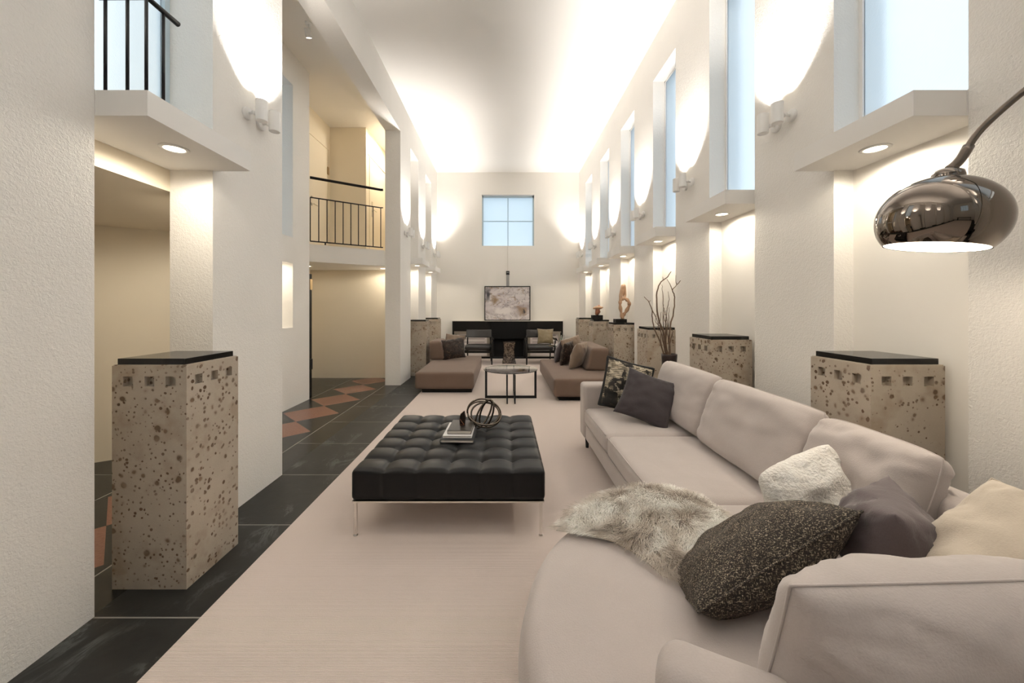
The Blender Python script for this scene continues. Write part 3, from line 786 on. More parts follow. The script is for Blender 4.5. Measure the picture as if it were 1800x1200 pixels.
# ------------------------------------------------------------------ armchairs
def armchair(label, cx, cy):
    o = thing('armchair', label, 'chair', (cx, cy, .012), 'black armchairs in front of the fireplace')
    # chair faces the camera (-Y)
    w2 = .33
    MB().rbox(cx-.30, cx+.29, cy-.27, cy+.24, .36, .455, .035, 8, dome=.02).build('seat', M['grey_leather'], o, smooth=True)
    def bend(p):
        k = (p.x-cx)/.31
        return Vector((p.x, p.y-.09*k*k+.25*(p.z-.62), p.z-.012*(1-k*k)*(1 if p.z > .7 else 1)))
    MB().rbox(cx-.31, cx+.31, cy+.24, cy+.285, .615, .805, .02, 10, fn=bend).build('backrest', M['grey_leather'], o, smooth=True)
    for sx in (-1, 1):
        MB().tube([(cx+sx*w2,cy-.26,.012),(cx+sx*(w2-.005),cy-.24,.33),(cx+sx*(w2+.01),cy-.23,.585)], [.014,.022,.016], 10).build('leg', M['black_wood'], o, smooth=True)
        MB().tube([(cx+sx*(w2-.04),cy+.36,.012),(cx+sx*(w2-.04),cy+.26,.36),(cx+sx*(w2-.045),cy+.30,.66)], [.013,.02,.014], 10).build('leg', M['black_wood'], o, smooth=True)
        MB().tube([(cx+sx*(w2+.045),cy-.30,.58),(cx+sx*(w2+.035),cy-.22,.607),(cx+sx*(w2-.0),cy-.02,.60),(cx+sx*(w2-.03),cy+.26,.665)], [.014,.026,.022,.014], 10, flat=.55).build('armrest', M['black_wood'], o, smooth=True)
    b = MB(); b.box(cx-w2+.02, cx+w2-.02, cy-.255, cy-.225, .285, .34); b.box(cx-w2+.02, cx+w2-.02, cy+.24, cy+.27, .29, .34)
    for sx in (-1,1): b.box(cx+sx*(w2-.03)-.012, cx+sx*(w2-.03)+.012, cy-.24, cy+.26, .285, .34)
    b.build('seat_frame', M['black_wood'], o)
    return o
armchair('black wooden armchair with dark leather seat, left of the marble stool', -.60, 8.93)
armchair('black wooden armchair with the olive cushion, right of the marble stool', .87, 8.93)
pillow_thing('cushion', 'shiny olive gold square cushion on the right armchair', (1.01,8.98,.655), (1,0,-.02), (-.05,.35,1), .40, .38, .13, M['olive'], pinch=.10, seed=8)

# marble stool
def stool():
    mb = MB(); n = 24; v = []; c = Vector((.135,8.98,.012)); f = []
    for i in range(n+1):
        z_ = .50*i/n; s = .165-.045*math.sin(min(1,(i/n)/.72)*math.pi*.5)**1.0
        if i/n > .60: s = .120+.025*((i/n-.60)/.40)**1.3
        for (a, b_) in ((-1,-1),(1,-1),(1,1),(-1,1)):
            for q in (0,1):
                ch = .012
                dx_ = a*(s-(ch if (q == 0) == (a*b_ > 0) else 0)); dy_ = b_*(s-(ch if (q == 1) == (a*b_ > 0) else 0))
                v.append(c+Vector((dx_, dy_, z_)))
    for i in range(n):
        for j in range(8): f.append((i*8+j, i*8+(j+1)%8, (i+1)*8+(j+1)%8, (i+1)*8+j))
    f.append(tuple(range(7,-1,-1))); f.append(tuple(n*8+j for j in range(8)))
    return mb.add(v, f)
tag(stool().build('marble_stool', M['marble']), 'waisted dark brown marble stool in front of the fireplace', 'stool')

# small round side table with a pitcher
st = thing('side_table', 'small round glass side table beside the right armchair', 'table', (1.28,8.15,.012))
MB().lathe([(0,.5),(.235,.5),(.24,.505),(.235,.512),(0,.512)], (1.22,8.15,0), 48).build('tabletop', M['glass'], st, smooth='auto')
MB().cyl((1.22,8.15,.03),(1.22,8.15,.499),.024,16).build('post', M['black_metal'], st, smooth=True)
MB().lathe([(0,.012),(.15,.012),(.15,.024),(.02,.032),(0,.032)], (1.22,8.15,0), 32).build('base', M['black_metal'], st, smooth='auto')
tag(MB().lathe([(0,.513),(.04,.513),(.045,.53),(.045,.56),(.042,.56),(.042,.53),(0,.522)], (1.17,8.08,0), 24).build('small_bowl', M['white_cover'], smooth='auto'), 'small white bowl on the glass side table', 'bowl')
pt = thing('glass_pitcher', 'clear glass pitcher with a black stopper on the side table', 'pitcher', (1.27,8.18,.513))
MB().lathe([(0,.513),(.045,.513),(.052,.54),(.048,.62),(.022,.70),(.022,.77),(.019,.77),(.019,.70),(.044,.62),(.047,.54),(0,.522)], (1.27,8.18,0), 32).build('jug', M['glass'], pt, smooth=True)
MB().tube([(1.29,8.18,.745),(1.335,8.18,.74),(1.345,8.18,.68),(1.315,8.18,.62)], .006, 8).build('handle', M['chrome'], pt, smooth=True)
MB().lathe([(0,.765),(.021,.765),(.024,.79),(.012,.80),(0,.80)], (1.27,8.18,0), 20).build('stopper', M['black_metal'], pt, smooth=True)

# ------------------------------------------------------------------ round glass coffee table
ct = thing('coffee_table', 'round glass coffee table on black metal frames between the brown sofas', 'table', (.105,5.52,.012))
MB().lathe([(0,.430),(.393,.430),(.398,.434),(.398,.438),(.393,.442),(0,.442)], (.105,5.52,0), 72).build('tabletop', M['glass'], ct, smooth='auto')
fr = .0105; zb, zt2 = .012, .429
b = MB(); x0, x1, y = -.272, .488, 5.50
b.box(x0, x0+.032, y-.012, y+.012, zb, zt2); b.box(x1-.032, x1, y-.012, y+.012, zb, zt2); b.box(x0+.032, x1-.032, y-.012, y+.012, zb, zb+.036); b.box(x0+.032, x1-.032, y-.012, y+.012, zt2-.018, zt2)
b.build('wide_frame', M['black_metal'], ct)
for xx_ in (.052, .160):
    b = MB(); ya, yb = 5.16, 5.88
    b.box(xx_-.009, xx_+.009, ya, ya+.02, zb, zt2-.0185); b.box(xx_-.009, xx_+.009, yb-.02, yb, zb, zt2-.0185)
    b.box(xx_-.009, xx_+.009, ya, yb, zt2-.0185-.018, zt2-.0185); b.box(xx_-.009, xx_+.009, ya+.02, 5.487, zb, zb+.02); b.box(xx_-.009, xx_+.009, 5.513, yb-.02, zb, zb+.02)
    b.build('narrow_frame', M['black_metal'], ct)

# ------------------------------------------------------------------ tufted ottoman
ox0, ox1, oy0, oy1, oz0, oz1 = -.893, .245, 2.175, 3.305, .215, .400
ot = thing('ottoman', 'large square tufted black leather ottoman on thin chrome legs', 'ottoman', ((ox0+ox1)/2, (oy0+oy1)/2, .012))
def tuft(p):
    a = (p.x-ox0)/(ox1-ox0)*6; c = (p.y-oy0)/(oy1-oy0)*6
    fa = abs(a-round(a)); fc = abs(c-round(c))
    ina = .5 < a < 5.5; inc = .5 < c < 5.5
    ga = math.exp(-(fa/.055)**2) if ina else 0; gc = math.exp(-(fc/.055)**2) if inc else 0
    sa = math.exp(-(fa/.25)**2) if ina else 0; sc = math.exp(-(fc/.25)**2) if inc else 0
    btn = math.exp(-((fa**2+fc**2)/(.16**2))) if ina and inc else 0
    q = Vector(p)
    if p.z > oz1-.025:
        k = min(1, (p.z-(oz1-.025))/.02)
        dome = .010*(1-fa*0)*(abs(math.sin(math.pi*a))*abs(math.sin(math.pi*c)))**.5
        q.z += k*(dome-.003-.0060*ga-.0060*gc-.006*sa-.006*sc-.018*btn)
    else:
        edge = .006
        if abs(p.y-oy0) < .01 and ina: q.y += .004*ga+.003*sa
        if abs(p.y-oy1) < .01 and ina: q.y -= .004*ga+.003*sa
        if abs(p.x-ox0) < .01 and inc: q.x += .004*gc+.003*sc
        if abs(p.x-ox1) < .01 and inc: q.x -= .004*gc+.003*sc
    return q
MB().rbox(ox0, ox1, oy0, oy1, oz0, oz1, .028, 96, fn=tuft).build('cushion', M['leather'], ot, smooth=True)
b = MB(); b.box(ox0+.006, ox1-.006, oy0+.004, oy1-.004, oz0-.008, oz0+.001); b.build('chrome_frame', M['chrome'], ot)
for (lx, ly) in ((ox0+.025,oy0+.012),(ox1-.025,oy0+.012),(ox0+.025,oy1-.012),(ox1-.025,oy1-.012)):
    MB().box(lx-.009, lx+.009, ly-.006, ly+.006, .016, oz0-.008).cyl((lx,ly,.012),(lx,ly,.017),.014,16).build('leg', M['chrome'], ot)
MB().box(ox0-.004, ox0+.001, oy0+.03, oy0+.055, .225, .262).build('fabric_tag', M['paper'], ot)

# books
def book(label, x0, x1, y0, y1, z0, z1, cover, rot=0, spine='back', group='stacked books on the ottoman'):
    c = Vector(((x0+x1)/2, (y0+y1)/2, z0)); R_ = Matrix.Rotation(rot, 3, 'Z')
    tf = lambda p: c+R_ @ (p-c)
    o = thing('book', label, 'book', c, group)
    t = .003
    mb = MB().box(x0, x1, y0, y1, z0, z0+t).box(x0, x1, y0, y1, z1-t, z1)
    mb.box(x0, x0+t, y0, y1, z0+t, z1-t)
    mb.tr(tf).build('cover', cover, o)
    MB().box(x0+t, x1-.005, y0+.004, y1-.004, z0+t, z1-t).tr(tf).build('pages', M['paper'], o)
zz = .404
book('large dark book with white pages, bottom of the stack on the ottoman', -.440, -.205, 2.60, 2.93, zz, zz+.022, M['dark_cover'], -.02)
book('white covered book in the middle of the stack on the ottoman', -.427, -.222, 2.635, 2.94, zz+.0225, zz+.038, M['white_cover'], -.02)
book('thick brown black book on top of the stack on the ottoman', -.398, -.228, 2.665, 2.915, zz+.0385, zz+.066, M['brown_cover'], -.03)
b = MB()
zb = zz+.0665
pr = [(0,0),(.036,0),(.042,.055),(.030,.105),(.004,.082),(-.002,.045)]
v = [(-.325+x_, 2.775, zb+z_) for x_, z_ in pr]+[(-.318+x_*.85, 2.82, zb+z_*.9) for x_, z_ in pr]
n = len(pr)
b.add(v, [tuple(range(n)), tuple(range(2*n-1,n-1,-1))]+[(i,n+i,n+(i+1)%n,(i+1)%n) for i in range(n)])
o = thing('figurine', 'small black and bronze angular figurine on the top book', 'figurine', (-.305,2.80,zb))
b.build('body', plain('dark_lacquer', (.02,.013,.010,1), .2), o)
MB().tube([(-.326,2.774,zb+.05),(-.31,2.772,zb+.03),(-.292,2.772,zb+.006)], .003, 6).tube([(-.325,2.774,zb+.006),(-.292,2.772,zb+.005)], .0025, 6).build('inlay', M['bronze'], o)
pr2 = [(v[4][0],v[4][1],v[4][2]),(v[3][0],v[3][1],v[3][2]),(v[9][0],v[9][1],v[9][2]),(v[10][0],v[10][1],v[10][2])]
MB().add([(p_[0],p_[1],p_[2]+.001) for p_ in pr2]+[(p_[0],p_[1],p_[2]+.004) for p_ in pr2], [(3,2,1,0),(4,5,6,7),(0,1,5,4),(1,2,6,5),(2,3,7,6),(3,0,4,7)]).build('bronze_top', M['bronze'], o)
# ring sculpture
rs = thing('ring_sculpture', 'dark metal sculpture of interlocking rings on the black ottoman', 'sculpture', (-.15,2.93,.405))
cen = Vector((-.150,2.90,.405+.118))
def ring(R1, R2, M3, r_=.006, n=64, off=(0,0,0)):
    return [cen+Vector(off)+M3 @ Vector((R1*math.cos(2*math.pi*i/n), 0, R2*math.sin(2*math.pi*i/n))) for i in range(n)]
E3 = lambda a, b_, c_: Euler((math.radians(a), math.radians(b_), math.radians(c_))).to_matrix()
for (R1, R2, ang, off, rr_) in ((.134,.106,(0,24,8),(0,0,.004),.0072), (.132,.094,(-38,12,0),(0,0,.004),.0072), (.110,.084,(-20,2,-5),(.008,0,0),.0072), (.045,.118,(0,28,20),(-.005,0,0),.0072), (.055,.122,(0,26,-38),(.018,0,0),.0072)):
    pts = ring(R1, R2, E3(*ang), off=off)
    mn = min(p_.z for p_ in pts)
    if mn < .412: pts = [p_+Vector((0,0,.412-mn)) for p_ in pts]
    MB().tube(pts, rr_, 10, closed=True).build('ring', M['dark_bronze'] if rr_ > .0057 else M['black_metal'], rs, smooth=True)

# ------------------------------------------------------------------ big grey sofa
gs = thing('corner_sofa', 'large grey beige sofa with a rounded chaise end in the right foreground', 'sofa', (1.2,2.3,.012))
G = M['greige']
MB().rbox(.752, 1.64, 3.485, 3.675, .115, .625, .035, 8, dome=.004).build('armrest', G, gs, smooth=True)
MB().rbox(.765, 1.62, .62, 3.48, .115, .255, .02, 8).build('base', G, gs, smooth=True)
MB().rbox(1.50, 1.665, .42, 3.67, .116, .70, .05, 8).build('back_frame', G, gs, smooth=True)
def soft_front(p):
    return p
for (a, c_) in ((2.735, 3.482), (1.80, 2.728)):
    o = MB().rbox(.752, 1.50, a, c_, .26, .415, .045, 10, dome=.014).build('seat_cushion', G, gs, smooth=True)
    z1 = .40
    MB().tube([(.757,a+.03,.402),(.757,c_-.03,.402)], .003, 6).tube([(.757,a+.03,.272),(.757,c_-.03,.272)], .003, 6).build('seam', G, o, smooth=True)
# rounded chaise end
ctrl = [(1.50,1.15),(1.50,1.55),(1.46,1.73),(1.30,1.785),(1.1,1.785),(.80,1.785),(.62,1.775),(.44,1.71),(.29,1.60),(.17,1.45),(.09,1.27),(.055,1.08),(.075,.90),(.15,.76),(.30,.66),(.55,.58),(.9,.52),(1.2,.50),(1.37,.51),(1.47,.60),(1.50,.80),(1.50,1.10)]
def smooth_poly(pts, sub=6):
    out = []
    n = len(pts)
    for i in range(n-1):
        p0 = Vector(pts[max(i-1,0)]); p1 = Vector(pts[i]); p2 = Vector(pts[i+1]); p3 = Vector(pts[min(i+2,n-1)])
        for s in range(sub):
            t = s/sub
            out.append(.5*((2*p1)+(p2-p0)*t+(2*p0-5*p1+4*p2-p3)*t*t+(3*p1-p0-3*p2+p3)*t*t*t))
    out.append(Vector(pts[-1])); return out
outl = smooth_poly([(a, b_, 0) for a, b_ in ctrl])
def slab(outl, z0, z1, r=.05, bulge=.0, inset=0.0, dome=.012):
    n = len(outl); cc = sum(outl, Vector())/n
    area = sum(outl[i].x*outl[(i+1)%n].y-outl[(i+1)%n].x*outl[i].y for i in range(n))
    sg = 1 if area > 0 else -1
    nr = []
    for i in range(n):
        t = (outl[(i+1)%n]-outl[i-1]).normalized(); nr.append(Vector((t.y, -t.x, 0))*sg)
    rings = []
    prof = []
    for q in range(6): A = math.pi/2*q/5; prof.append((-r+r*math.sin(A), z0+r-r*math.cos(A)))
    for q in range(1,6): s = q/6; prof.append((bulge*math.sin(math.pi*s), z0+r+(z1-z0-2*r)*s))
    for q in range(6): A = math.pi/2*q/5; prof.append((-r+r*math.cos(A), z1-r+r*math.sin(A)))
    v = []; f = []
    for (d, z_) in prof:
        for i in range(n): p = outl[i]+nr[i]*(d-inset); v.append(Vector((p.x, p.y, z_)))
    base = [v[-n+i] for i in range(n)]
    for s in (.85,.7,.5,.3,.12):
        for i in range(n):
            p = cc+(base[i]-Vector((cc.x,cc.y,base[i].z)))*s; p.z = z1+dome*(1-s*s); v.append(Vector((p.x,p.y,p.z)))
    k = len(v)//n
    for j in range(k-1):
        for i in range(n):
            q = (j*n+i, j*n+(i+1)%n, (j+1)*n+(i+1)%n, (j+1)*n+i); f.append(q if sg > 0 else q[::-1])
    cv = len(v); v.append(Vector((cc.x,cc.y,z1+dome)))
    for i in range(n):
        q = ((k-1)*n+i, (k-1)*n+(i+1)%n, cv); f.append(q if sg > 0 else q[::-1])
    f.append(tuple(i for i in range(n))[::-sg])
    return MB().add(v, f)
slab(outl, .20, .425, .055, .012).build('chaise_cushion', G, gs, smooth=True)
slab(outl, .115, .205, .012, 0, .05, 0).build('chaise_base', G, gs, smooth=True)
# curved near arm / back
path = smooth_poly([(.375,.785,0),(.47,.735,0),(.62,.665,0),(.85,.58,0),(1.15,.52,0),(1.48,.50,0)], 8)
def sweep(path, w_, z0, z1, r=.04):
    prof = []
    hw = w_/2
    for (cx_, cz_, a0) in ((hw-r, z1-r, 0), (-hw+r, z1-r, 90), (-hw+r, z0+r, 180), (hw-r, z0+r, 270)):
        for q in range(6): A = math.radians(a0+90*q/5); prof.append((cx_+r*math.cos(A), cz_+r*math.sin(A)))
    n = len(prof); v = []; f = []; k = len(path)
    ring_pts = []
    t0 = (path[1]-path[0]).normalized()
    ext = []
    for q in range(5): A = math.pi/2*(1-q/5); ext.append((path[0]-t0*(r*math.sin(A)), 1-(r/hw)*(1-math.cos(A))))
    allp = ext+[(p, 1) for p in path]
    for i, (p, s) in enumerate(allp):
        t = t0 if i < 6 else (allp[min(i+1,len(allp)-1)][0]-allp[i-1][0]).normalized()
        s_ = Vector((-t.y, t.x, 0)); zc = (z0+z1)/2
        sz = 1-(1-s)*hw/((z1-z0)/2)
        for (a, z_) in prof: v.append(p+s_*a*s+Vector((0,0,zc+(z_-zc)*sz)))
    k = len(allp)
    for i in range(k-1):
        for j in range(n): f.append((i*n+j, (i+1)*n+j, (i+1)*n+(j+1)%n, i*n+(j+1)%n))
    f.append(tuple(range(n))[::1]); f.append(tuple((k-1)*n+j for j in range(n))[::-1])
    return MB().add(v, f)
sweep(path, .15, .118, .615, .05).build('curved_armrest', G, gs, smooth=True)
for (lx, ly) in ((.80,3.56),(1.55,3.56),(.82,2.2),(.35,1.3),(.55,.86),(1.55,.6)):
    MB().lathe([(0,.012),(.014,.012),(.02,.118),(0,.118)], (lx,ly,0), 16).build('leg', M['black_metal'], gs, smooth='auto')
# back cushions
cushion_part('back_cushion', gs, (1.455,3.02,.645), (0,1,0), (.36,0,1), .86, .47, .20, G, e=.38, p=5, pinch=.015, wrinkle=.005, seed=11, corner=.95)
cushion_part('back_cushion', gs, (1.445,2.17,.640), (0,1,0), (.36,0,1), .86, .47, .20, G, e=.38, p=5, pinch=.015, wrinkle=.006, seed=12, corner=.95)
cushion_part('back_cushion', gs, (1.46,1.525,.625), (.05,1,0), (.36,0,1), .50, .46, .22, G, e=.40, p=4, pinch=.02, wrinkle=.009, seed=13, corner=.93)
cushion_part('back_cushion', gs, (1.26,.87,.64), (.06,-.5,-.06), (.42,.08,.37), .46, .55, .24, M['beige_cushion'], e=.5, p=3, pinch=.04, wrinkle=.010, seed=14, n=40)
cushion_part('back_cushion', gs, (.92,.775,.63), (1,.04,.0), (0,-.28,1), .76, .40, .26, G, e=.5, p=2.8, pinch=.02, wrinkle=.008, seed=15, n=44)

# loose cushions on the grey sofa
pillow_thing('cushion', 'beige and black patterned cushion with black trim at the far sofa arm', (1.10,3.33,.645), (.96,0,-.26), (.30,.25,1), .43, .43, .11, M['print'], cord=M['black_trim'], cordr=.0115, pinch=.05, seed=21)
pillow_thing('cushion', 'charcoal plum velvet cushion leaning in front of the patterned one', (1.165,3.02,.615), (.86,-.42,-.28), (.62,.35,.80), .42, .42, .13, M['plum'], pinch=.09, seed=22)
pillow_thing('cushion', 'fluffy white plush cushion behind the tweed cushion', (1.22,1.47,.575), (.9,.25,.22), (-.15,.2,1), .42, .38, .16, M['plush'], pinch=.02, seed=23, wrinkle=.012, corner=.9)
pillow_thing('cushion', 'large dark brown tweed cushion beside the sheepskin throw', (.815,1.205,.55), (.53,.05,.27), (0,-.30,.20), .56, .36, .22, M['tweed'], cord=M['tweed'], cordr=.004, pinch=.05, seed=24, wrinkle=.006, e=.5, n=40)
pillow_thing('cushion', 'mauve grey cushion turned edge on between the tweed and beige cushions', (1.165,1.13,.625), (.7,.74,0), (.12,.05,1), .33, .33, .23, M['mauve'], pinch=.06, seed=25, wrinkle=.010)

# sheepskin
poly = [P(978,930,Z=.44), P(1005,895,Z=.46), P(1060,868,Z=.46), P(1120,850,Z=.46), P(1180,856,Z=.46), P(1235,874,Z=.46), P(1290,915,Z=.46), P(1318,950,Z=.46), P(1290,990,Z=.46), P(1225,1032,Z=.44), P(1165,1010,Z=.44), P(1125,975,Z=.44), P(1080,950,Z=.44), P(1030,938,Z=.44)]
def inside(x_, y_):
    c = False; n = len(poly)
    for i in range(n):
        a, b_ = poly[i], poly[i-1]
        if (a.y > y_) != (b_.y > y_) and x_ < (b_.x-a.x)*(y_-a.y)/(b_.y-a.y)+a.x: c = not c
    return c
def edge_d(x_, y_):
    d = 9; n = len(poly); p = Vector((x_, y_))
    for i in range(n):
        a = Vector((poly[i].x, poly[i].y)); b_ = Vector((poly[i-1].x, poly[i-1].y)); ab = b_-a
        t = max(0, min(1, (p-a).dot(ab)/ab.dot(ab))); d = min(d, (p-a-ab*t).length)
    return d
fo = thing('sheepskin_throw', 'fluffy grey and cream sheepskin throw on the rounded sofa end', 'throw', (.66,1.52,.43))
cp = sum(poly, Vector())/len(poly)
v = []; f = []; n = len(poly)
for s, z_ in ((1,.434),(1,.437),(.85,.452),(.5,.458)):
    for p_ in poly: q = cp+(p_-cp)*s; v.append((q.x, q.y, z_))
for j in range(3):
    for i in range(n): f.append((j*n+i, j*n+(i+1)%n, (j+1)*n+(i+1)%n, (j+1)*n+i))
f.append(tuple(3*n+i for i in range(n))); f.append(tuple(range(n-1,-1,-1)))
MB().add(v, f).build('hide', M['fur'], fo)
rng = random.Random(5)
xs = [p_.x for p_ in poly]; ys = [p_.y for p_ in poly]
V_ = []; F_ = []; cnt = 0
while cnt < 17000:
    x_ = rng.uniform(min(xs), max(xs)); y_ = rng.uniform(min(ys), max(ys))
    if not inside(x_, y_): continue
    cnt += 1
    ed = edge_d(x_, y_)
    fl = Vector((noise.noise(Vector((x_*9, y_*9, 1.3))), noise.noise(Vector((x_*9, y_*9, 7.7))), 0))*1.3
    out = Vector((x_-cp.x, y_-cp.y, 0)); out.normalize()
    fl = fl+Vector((-.25,-.35,0))+out*(.9 if ed < .04 else .15)
    L = rng.uniform(.045,.075); lift = .55+.5*noise.noise(Vector((x_*14, y_*14, 3)))
    if ed < .03: lift *= .35
    z0_ = .440+min(.016, ed*.2)
    p0 = Vector((x_, y_, z0_)); side = Vector((rng.uniform(-1,1), rng.uniform(-1,1), rng.uniform(-.3,.3))).normalized()*.0011
    d1 = (fl*.5+Vector((0,0,lift+.3))).normalized(); d2 = (fl+Vector((rng.uniform(-.3,.3), rng.uniform(-.3,.3), lift*.3))).normalized(); d3 = (fl+Vector((rng.uniform(-.3,.3), rng.uniform(-.3,.3), -.15))).normalized()
    pts = [p0, p0+d1*L*.33, p0+d1*L*.33+d2*L*.34, p0+d1*L*.33+d2*L*.34+d3*L*.33]
    for q in pts:
        if inside(q.x, q.y) or True: q.z = max(q.z, .437 if ed > .0 else .43)
    o_ = len(V_)
    for i_, q in enumerate(pts[:3]): s = side*(1-.2*i_); V_ += [q-s, q+s]
    V_.append(pts[3])
    F_ += [(o_,o_+1,o_+3,o_+2),(o_+2,o_+3,o_+5,o_+4),(o_+4,o_+5,o_+6)]
fm = MB(); fm.v = V_; fm.f = F_; fm.m = [0]*len(F_)
fm.build('fur', M['fur'], fo, smooth=True)

# ------------------------------------------------------------------ arc lamp
al = thing('arc_lamp', 'smoked chrome dome of an arc floor lamp hanging at the right', 'lamp', (1.78,-.45,0))
R_ = .163; Cd = Vector((1.52,1.30,1.652))
tilt = Euler((math.radians(4), math.radians(7), 0)).to_matrix()
prof = []
a_end = math.radians(-38)
sq = .93
for i in range(33):
    a_ = math.pi/2+(a_end-math.pi/2)*i/32; prof.append((R_*math.cos(a_), R_*math.sin(a_)*sq))
prof2 = prof+[((R_-.004)*math.cos(math.pi/2+(a_end-math.pi/2)*i/32), (R_-.004)*math.sin(math.pi/2+(a_end-math.pi/2)*i/32)*sq) for i in range(32,-1,-1)]
dome = MB().lathe(prof[::-1], Cd, 72, tilt); dome.build('dome_shade', M['black_chrome'], al, smooth=True)
MB().lathe([((R_-.003)*math.cos(math.pi/2+(a_end-math.pi/2)*i/32), (R_-.003)*math.sin(math.pi/2+(a_end-math.pi/2)*i/32)*sq) for i in range(33)], Cd, 72, tilt).build('white_inner_shade', M['white_metal'], al, smooth=True)
top = Cd+tilt @ Vector((0,0,R_*sq))
MB().lathe([(.040,-.008),(.041,.004),(.036,.018),(.026,.024),(.012,.026),(0,.026)][::-1], top, 32, tilt).build('cap', M['black_chrome'], al, smooth=True)
arcp = [top+Vector((.0,0,.022)), top+Vector((.03,-.01,.055)), (1.62,1.262,1.955), (1.70,1.20,2.065), (1.78,1.10,2.165), (1.84,.92,2.27), (1.87,.6,2.32), (1.87,.2,2.22), (1.84,-.15,1.9), (1.80,-.38,1.35), (1.78,-.45,.7), (1.78,-.45,.17)]
ap = smooth_poly([tuple(p_) for p_ in arcp], 6)
MB().tube(ap, .0105, 14).build('arc_tube', M['dark_bronze'], al, smooth=True)
MB().tube(ap[1:10], .0145, 14).build('sleeve', M['dark_bronze'], al, smooth=True)
MB().rbox(1.65, 1.90, -.58, -.32, 0.0, .18, .01, 2).build('base', M['black_top'], al, smooth='auto')
bc = Cd+Vector((0,0,-.02))
MB().lathe([(0,.045),(.02,.04),(.032,.015),(.036,-.005),(.028,-.028),(0,-.04)], bc, 24).build('bulb', M['bulb_glow'], al, smooth=True)
light('arc_lamp_bulb', 'POINT', bc+Vector((0,0,-.06)), 5, (1,.86,.68), None, None, shadow_soft_size=.03)

# ------------------------------------------------------------------ vase with bare branches
vx, vy = 1.735, 3.90
tag(MB().lathe([(0,0),(.052,0),(.056,.02),(.074,.80),(.078,.845),(.078,.862),(.070,.862),(.066,.80),(.05,.70),(0,.70)], (vx,vy,0), 40).build('vase', M['vase'], smooth='auto'), 'tall dark glazed vase holding bare branches beside the sofa back', 'vase')
def branch(pts, r0, label, group=None, forks=()):
    pts = [Vector(p_) for p_ in pts]
    fine = smooth_poly([tuple(p_) for p_ in pts], 5)
    rg = random.Random(int(pts[-1].x*1000+pts[-1].z*777))
    fine = [p_+Vector((rg.uniform(-1,1), rg.uniform(-1,1), 0))*.0035 for p_ in fine]
    n = len(fine)
    o = thing('bare_branch', label, 'branch', fine[0], group)
    MB().tube(fine, [r0*(1-.72*i/n) for i in range(n)], 7).build('stem', M['bark'], o, smooth=True)
    for (i0, pp, r1) in forks:
        st_ = fine[min(n-1, int(i0*(n-1)))]
        q = smooth_poly([tuple(st_)]+[tuple(p_) for p_ in pp], 4); k = len(q)
        MB().tube(q, [r1*(1-.7*i/k) for i in range(k)], 6).build('twig', M['bark'], o, smooth=True)
    return o
def bp(px, py, dy=0.0): return P(px, py, Y=3.9+dy)
root = lambda dx, dy: (vx+dx, vy+dy, .72)
branch([root(0,.02), bp(1168,590), bp(1158,560), bp(1154,525), bp(1160,498), bp(1172,488), bp(1180,477)], .0115, 'thickest dark branch arching up to the left of the vase', forks=[(.78,[bp(1166,492), bp(1165,486)],.004)])
branch([root(.01,-.01), bp(1177,580,.05), bp(1184,550,.08), bp(1186,522,.08), bp(1182,510,.08), bp(1190,500,.1), bp(1196,493,.1)], .0095, 'long forked branch leaning to the right above the vase', forks=[(.62,[bp(1178,500,.05), bp(1172,490,.05)],.005),(.85,[bp(1188,495,.1), bp(1188,483,.1)],.005)])
branch([root(-.02,0), bp(1160,600,-.05), bp(1148,570,-.08), bp(1146,545,-.1), bp(1140,530,-.1), bp(1132,521,-.1)], .0085, 'branch bending far out to the left of the vase', forks=[(.6,[bp(1154,560,-.05), bp(1158,575,-.02)],.005),(.8,[bp(1144,528,-.1)],.004)])
rg = random.Random(11)
TW = ['thin bare twig reaching highest just left of the middle of the vase bundle','short thin twig at the left middle of the vase bundle','thin straight twig of middle height in the centre of the vase bundle','middle height twig right beside the centre of the vase bundle','tall thin twig on the right half of the vase bundle','lowest thin twig on the left side of the vase bundle','lowest thin twig in the centre of the vase bundle','middle height twig on the right side of the vase bundle','lowest thin twig at the far right of the vase bundle','short thin twig at the outer left of the vase bundle']
tops = [(1164,500),(1162,548),(1166,535),(1170,545),(1174,512),(1158,565),(1172,560),(1176,540),(1180,565),(1154,552)]
for i, (tx, ty) in enumerate(tops):
    d_ = rg.uniform(-.12,.12); mx = 1170+(tx-1170)*.4+rg.uniform(-5,5)
    branch([root(rg.uniform(-.03,.03), rg.uniform(-.03,.03)), bp(mx, 605, d_*.4), bp((mx+tx)/2+rg.uniform(-5,5), (600+ty)/2, d_*.7), bp(tx+rg.uniform(-3,3), ty+14, d_), bp(tx, ty, d_)], .006, TW[i], 'thin twigs in the vase')

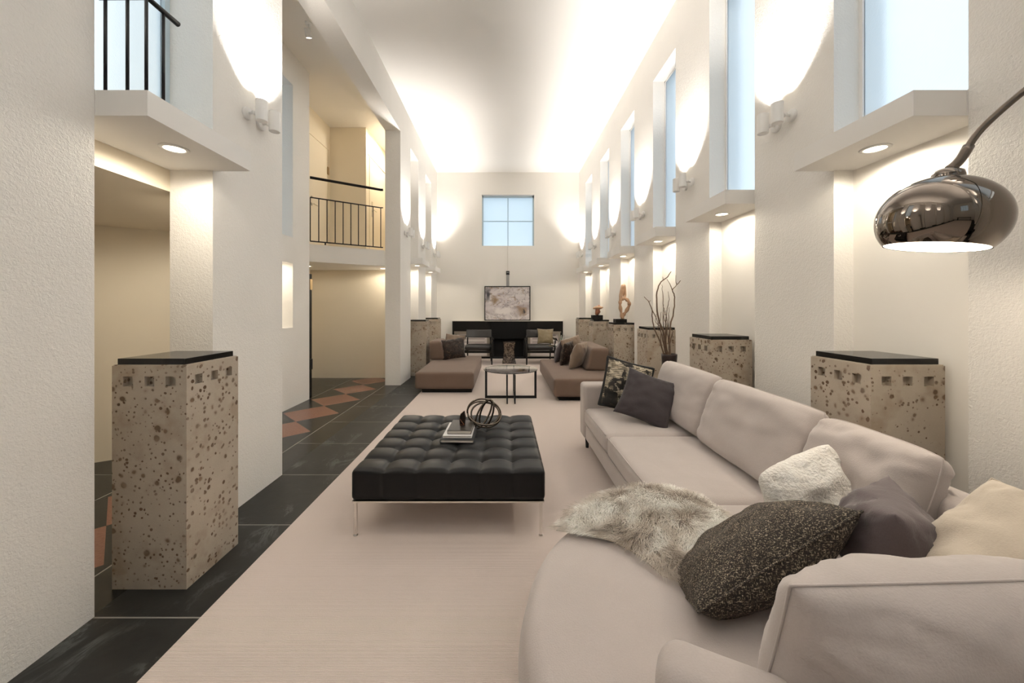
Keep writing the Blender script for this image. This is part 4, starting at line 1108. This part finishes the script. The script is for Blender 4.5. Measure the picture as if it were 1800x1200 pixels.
# ------------------------------------------------------------------ sculptures on pedestals
topz = 1.104
y3 = OP(3)[0]+.33; y4 = OP(4)[0]+.33
s3 = thing('looped_sculpture', 'tall pale twisted driftwood sculpture on a black block', 'sculpture', (1.93,y3,topz))
MB().box(1.82, 2.0, y3-.07, y3+.07, topz, topz+.055).build('plinth', M['black_wood'], s3)
def q3(px, py, d=0): 
    p_ = P(px, py, Y=y3+d); return p_
loop = [q3(1094,559), q3(1092,548,.0), q3(1090,535,-.02), q3(1091,527,-.03), q3(1097,523,-.03), q3(1104,527,-.02), q3(1106,534,0), q3(1101,545,.02), q3(1096,552,.02), q3(1094,559,.0)]
dz_ = topz+.055-loop[0].z
loop = [p_+Vector((0,0,dz_)) for p_ in loop]
lp = smooth_poly([tuple(p_) for p_ in loop], 5)
MB().tube(lp, [.020+.012*math.sin(i*.6)**2 for i in range(len(lp))], 10).build('loop', M['driftwood'], s3, smooth=True)
up = [loop[2], loop[3]+Vector((0,0,.04)), q3(1092,515,-.02)+Vector((0,0,dz_)), q3(1096,500,0)+Vector((0,0,dz_)), q3(1098,517,.03)+Vector((0,0,dz_)), loop[4]]
upf = smooth_poly([tuple(p_) for p_ in up], 6); k_ = len(upf)
MB().tube(upf, [.018+.016*math.sin(math.pi*i/k_) for i in range(k_)], 10).build('upper_loop', M['driftwood'], s3, smooth=True)
s4 = thing('root_sculpture', 'small dark copper root sculpture on a black block', 'sculpture', (1.93,y4,topz))
MB().box(1.78, 1.98, y4-.08, y4+.08, topz, topz+.09).build('plinth', M['black_wood'], s4)
bz = topz+.09
MB().tube([(1.87,y4,bz),(1.90,y4,bz+.07),(1.89,y4,bz+.14),(1.93,y4,bz+.20)], [.03,.055,.04,.015], 10).build('root_body', M['root'], s4, smooth=True)
MB().tube([(1.80,y4,bz+.135),(1.86,y4,bz+.15),(1.93,y4,bz+.145),(2.0,y4,bz+.155)], [.012,.035,.04,.012], 10, flat=1.4).build('root_cap', M['driftwood'], s4, smooth=True)

# things behind the camera that show in the chrome dome
t_ = thing('console_table', 'long black console table against the front wall, reflected in the lamp', 'table', (.2,-4.9,0))
MB().box(-1.0, 1.4, -5.15, -4.65, .70, .76).build('tabletop', M['black_wood'], t_)
for sx in (-.95, 1.29): MB().box(sx, sx+.06, -5.1, -4.7, 0, .70).build('leg', M['black_wood'], t_)
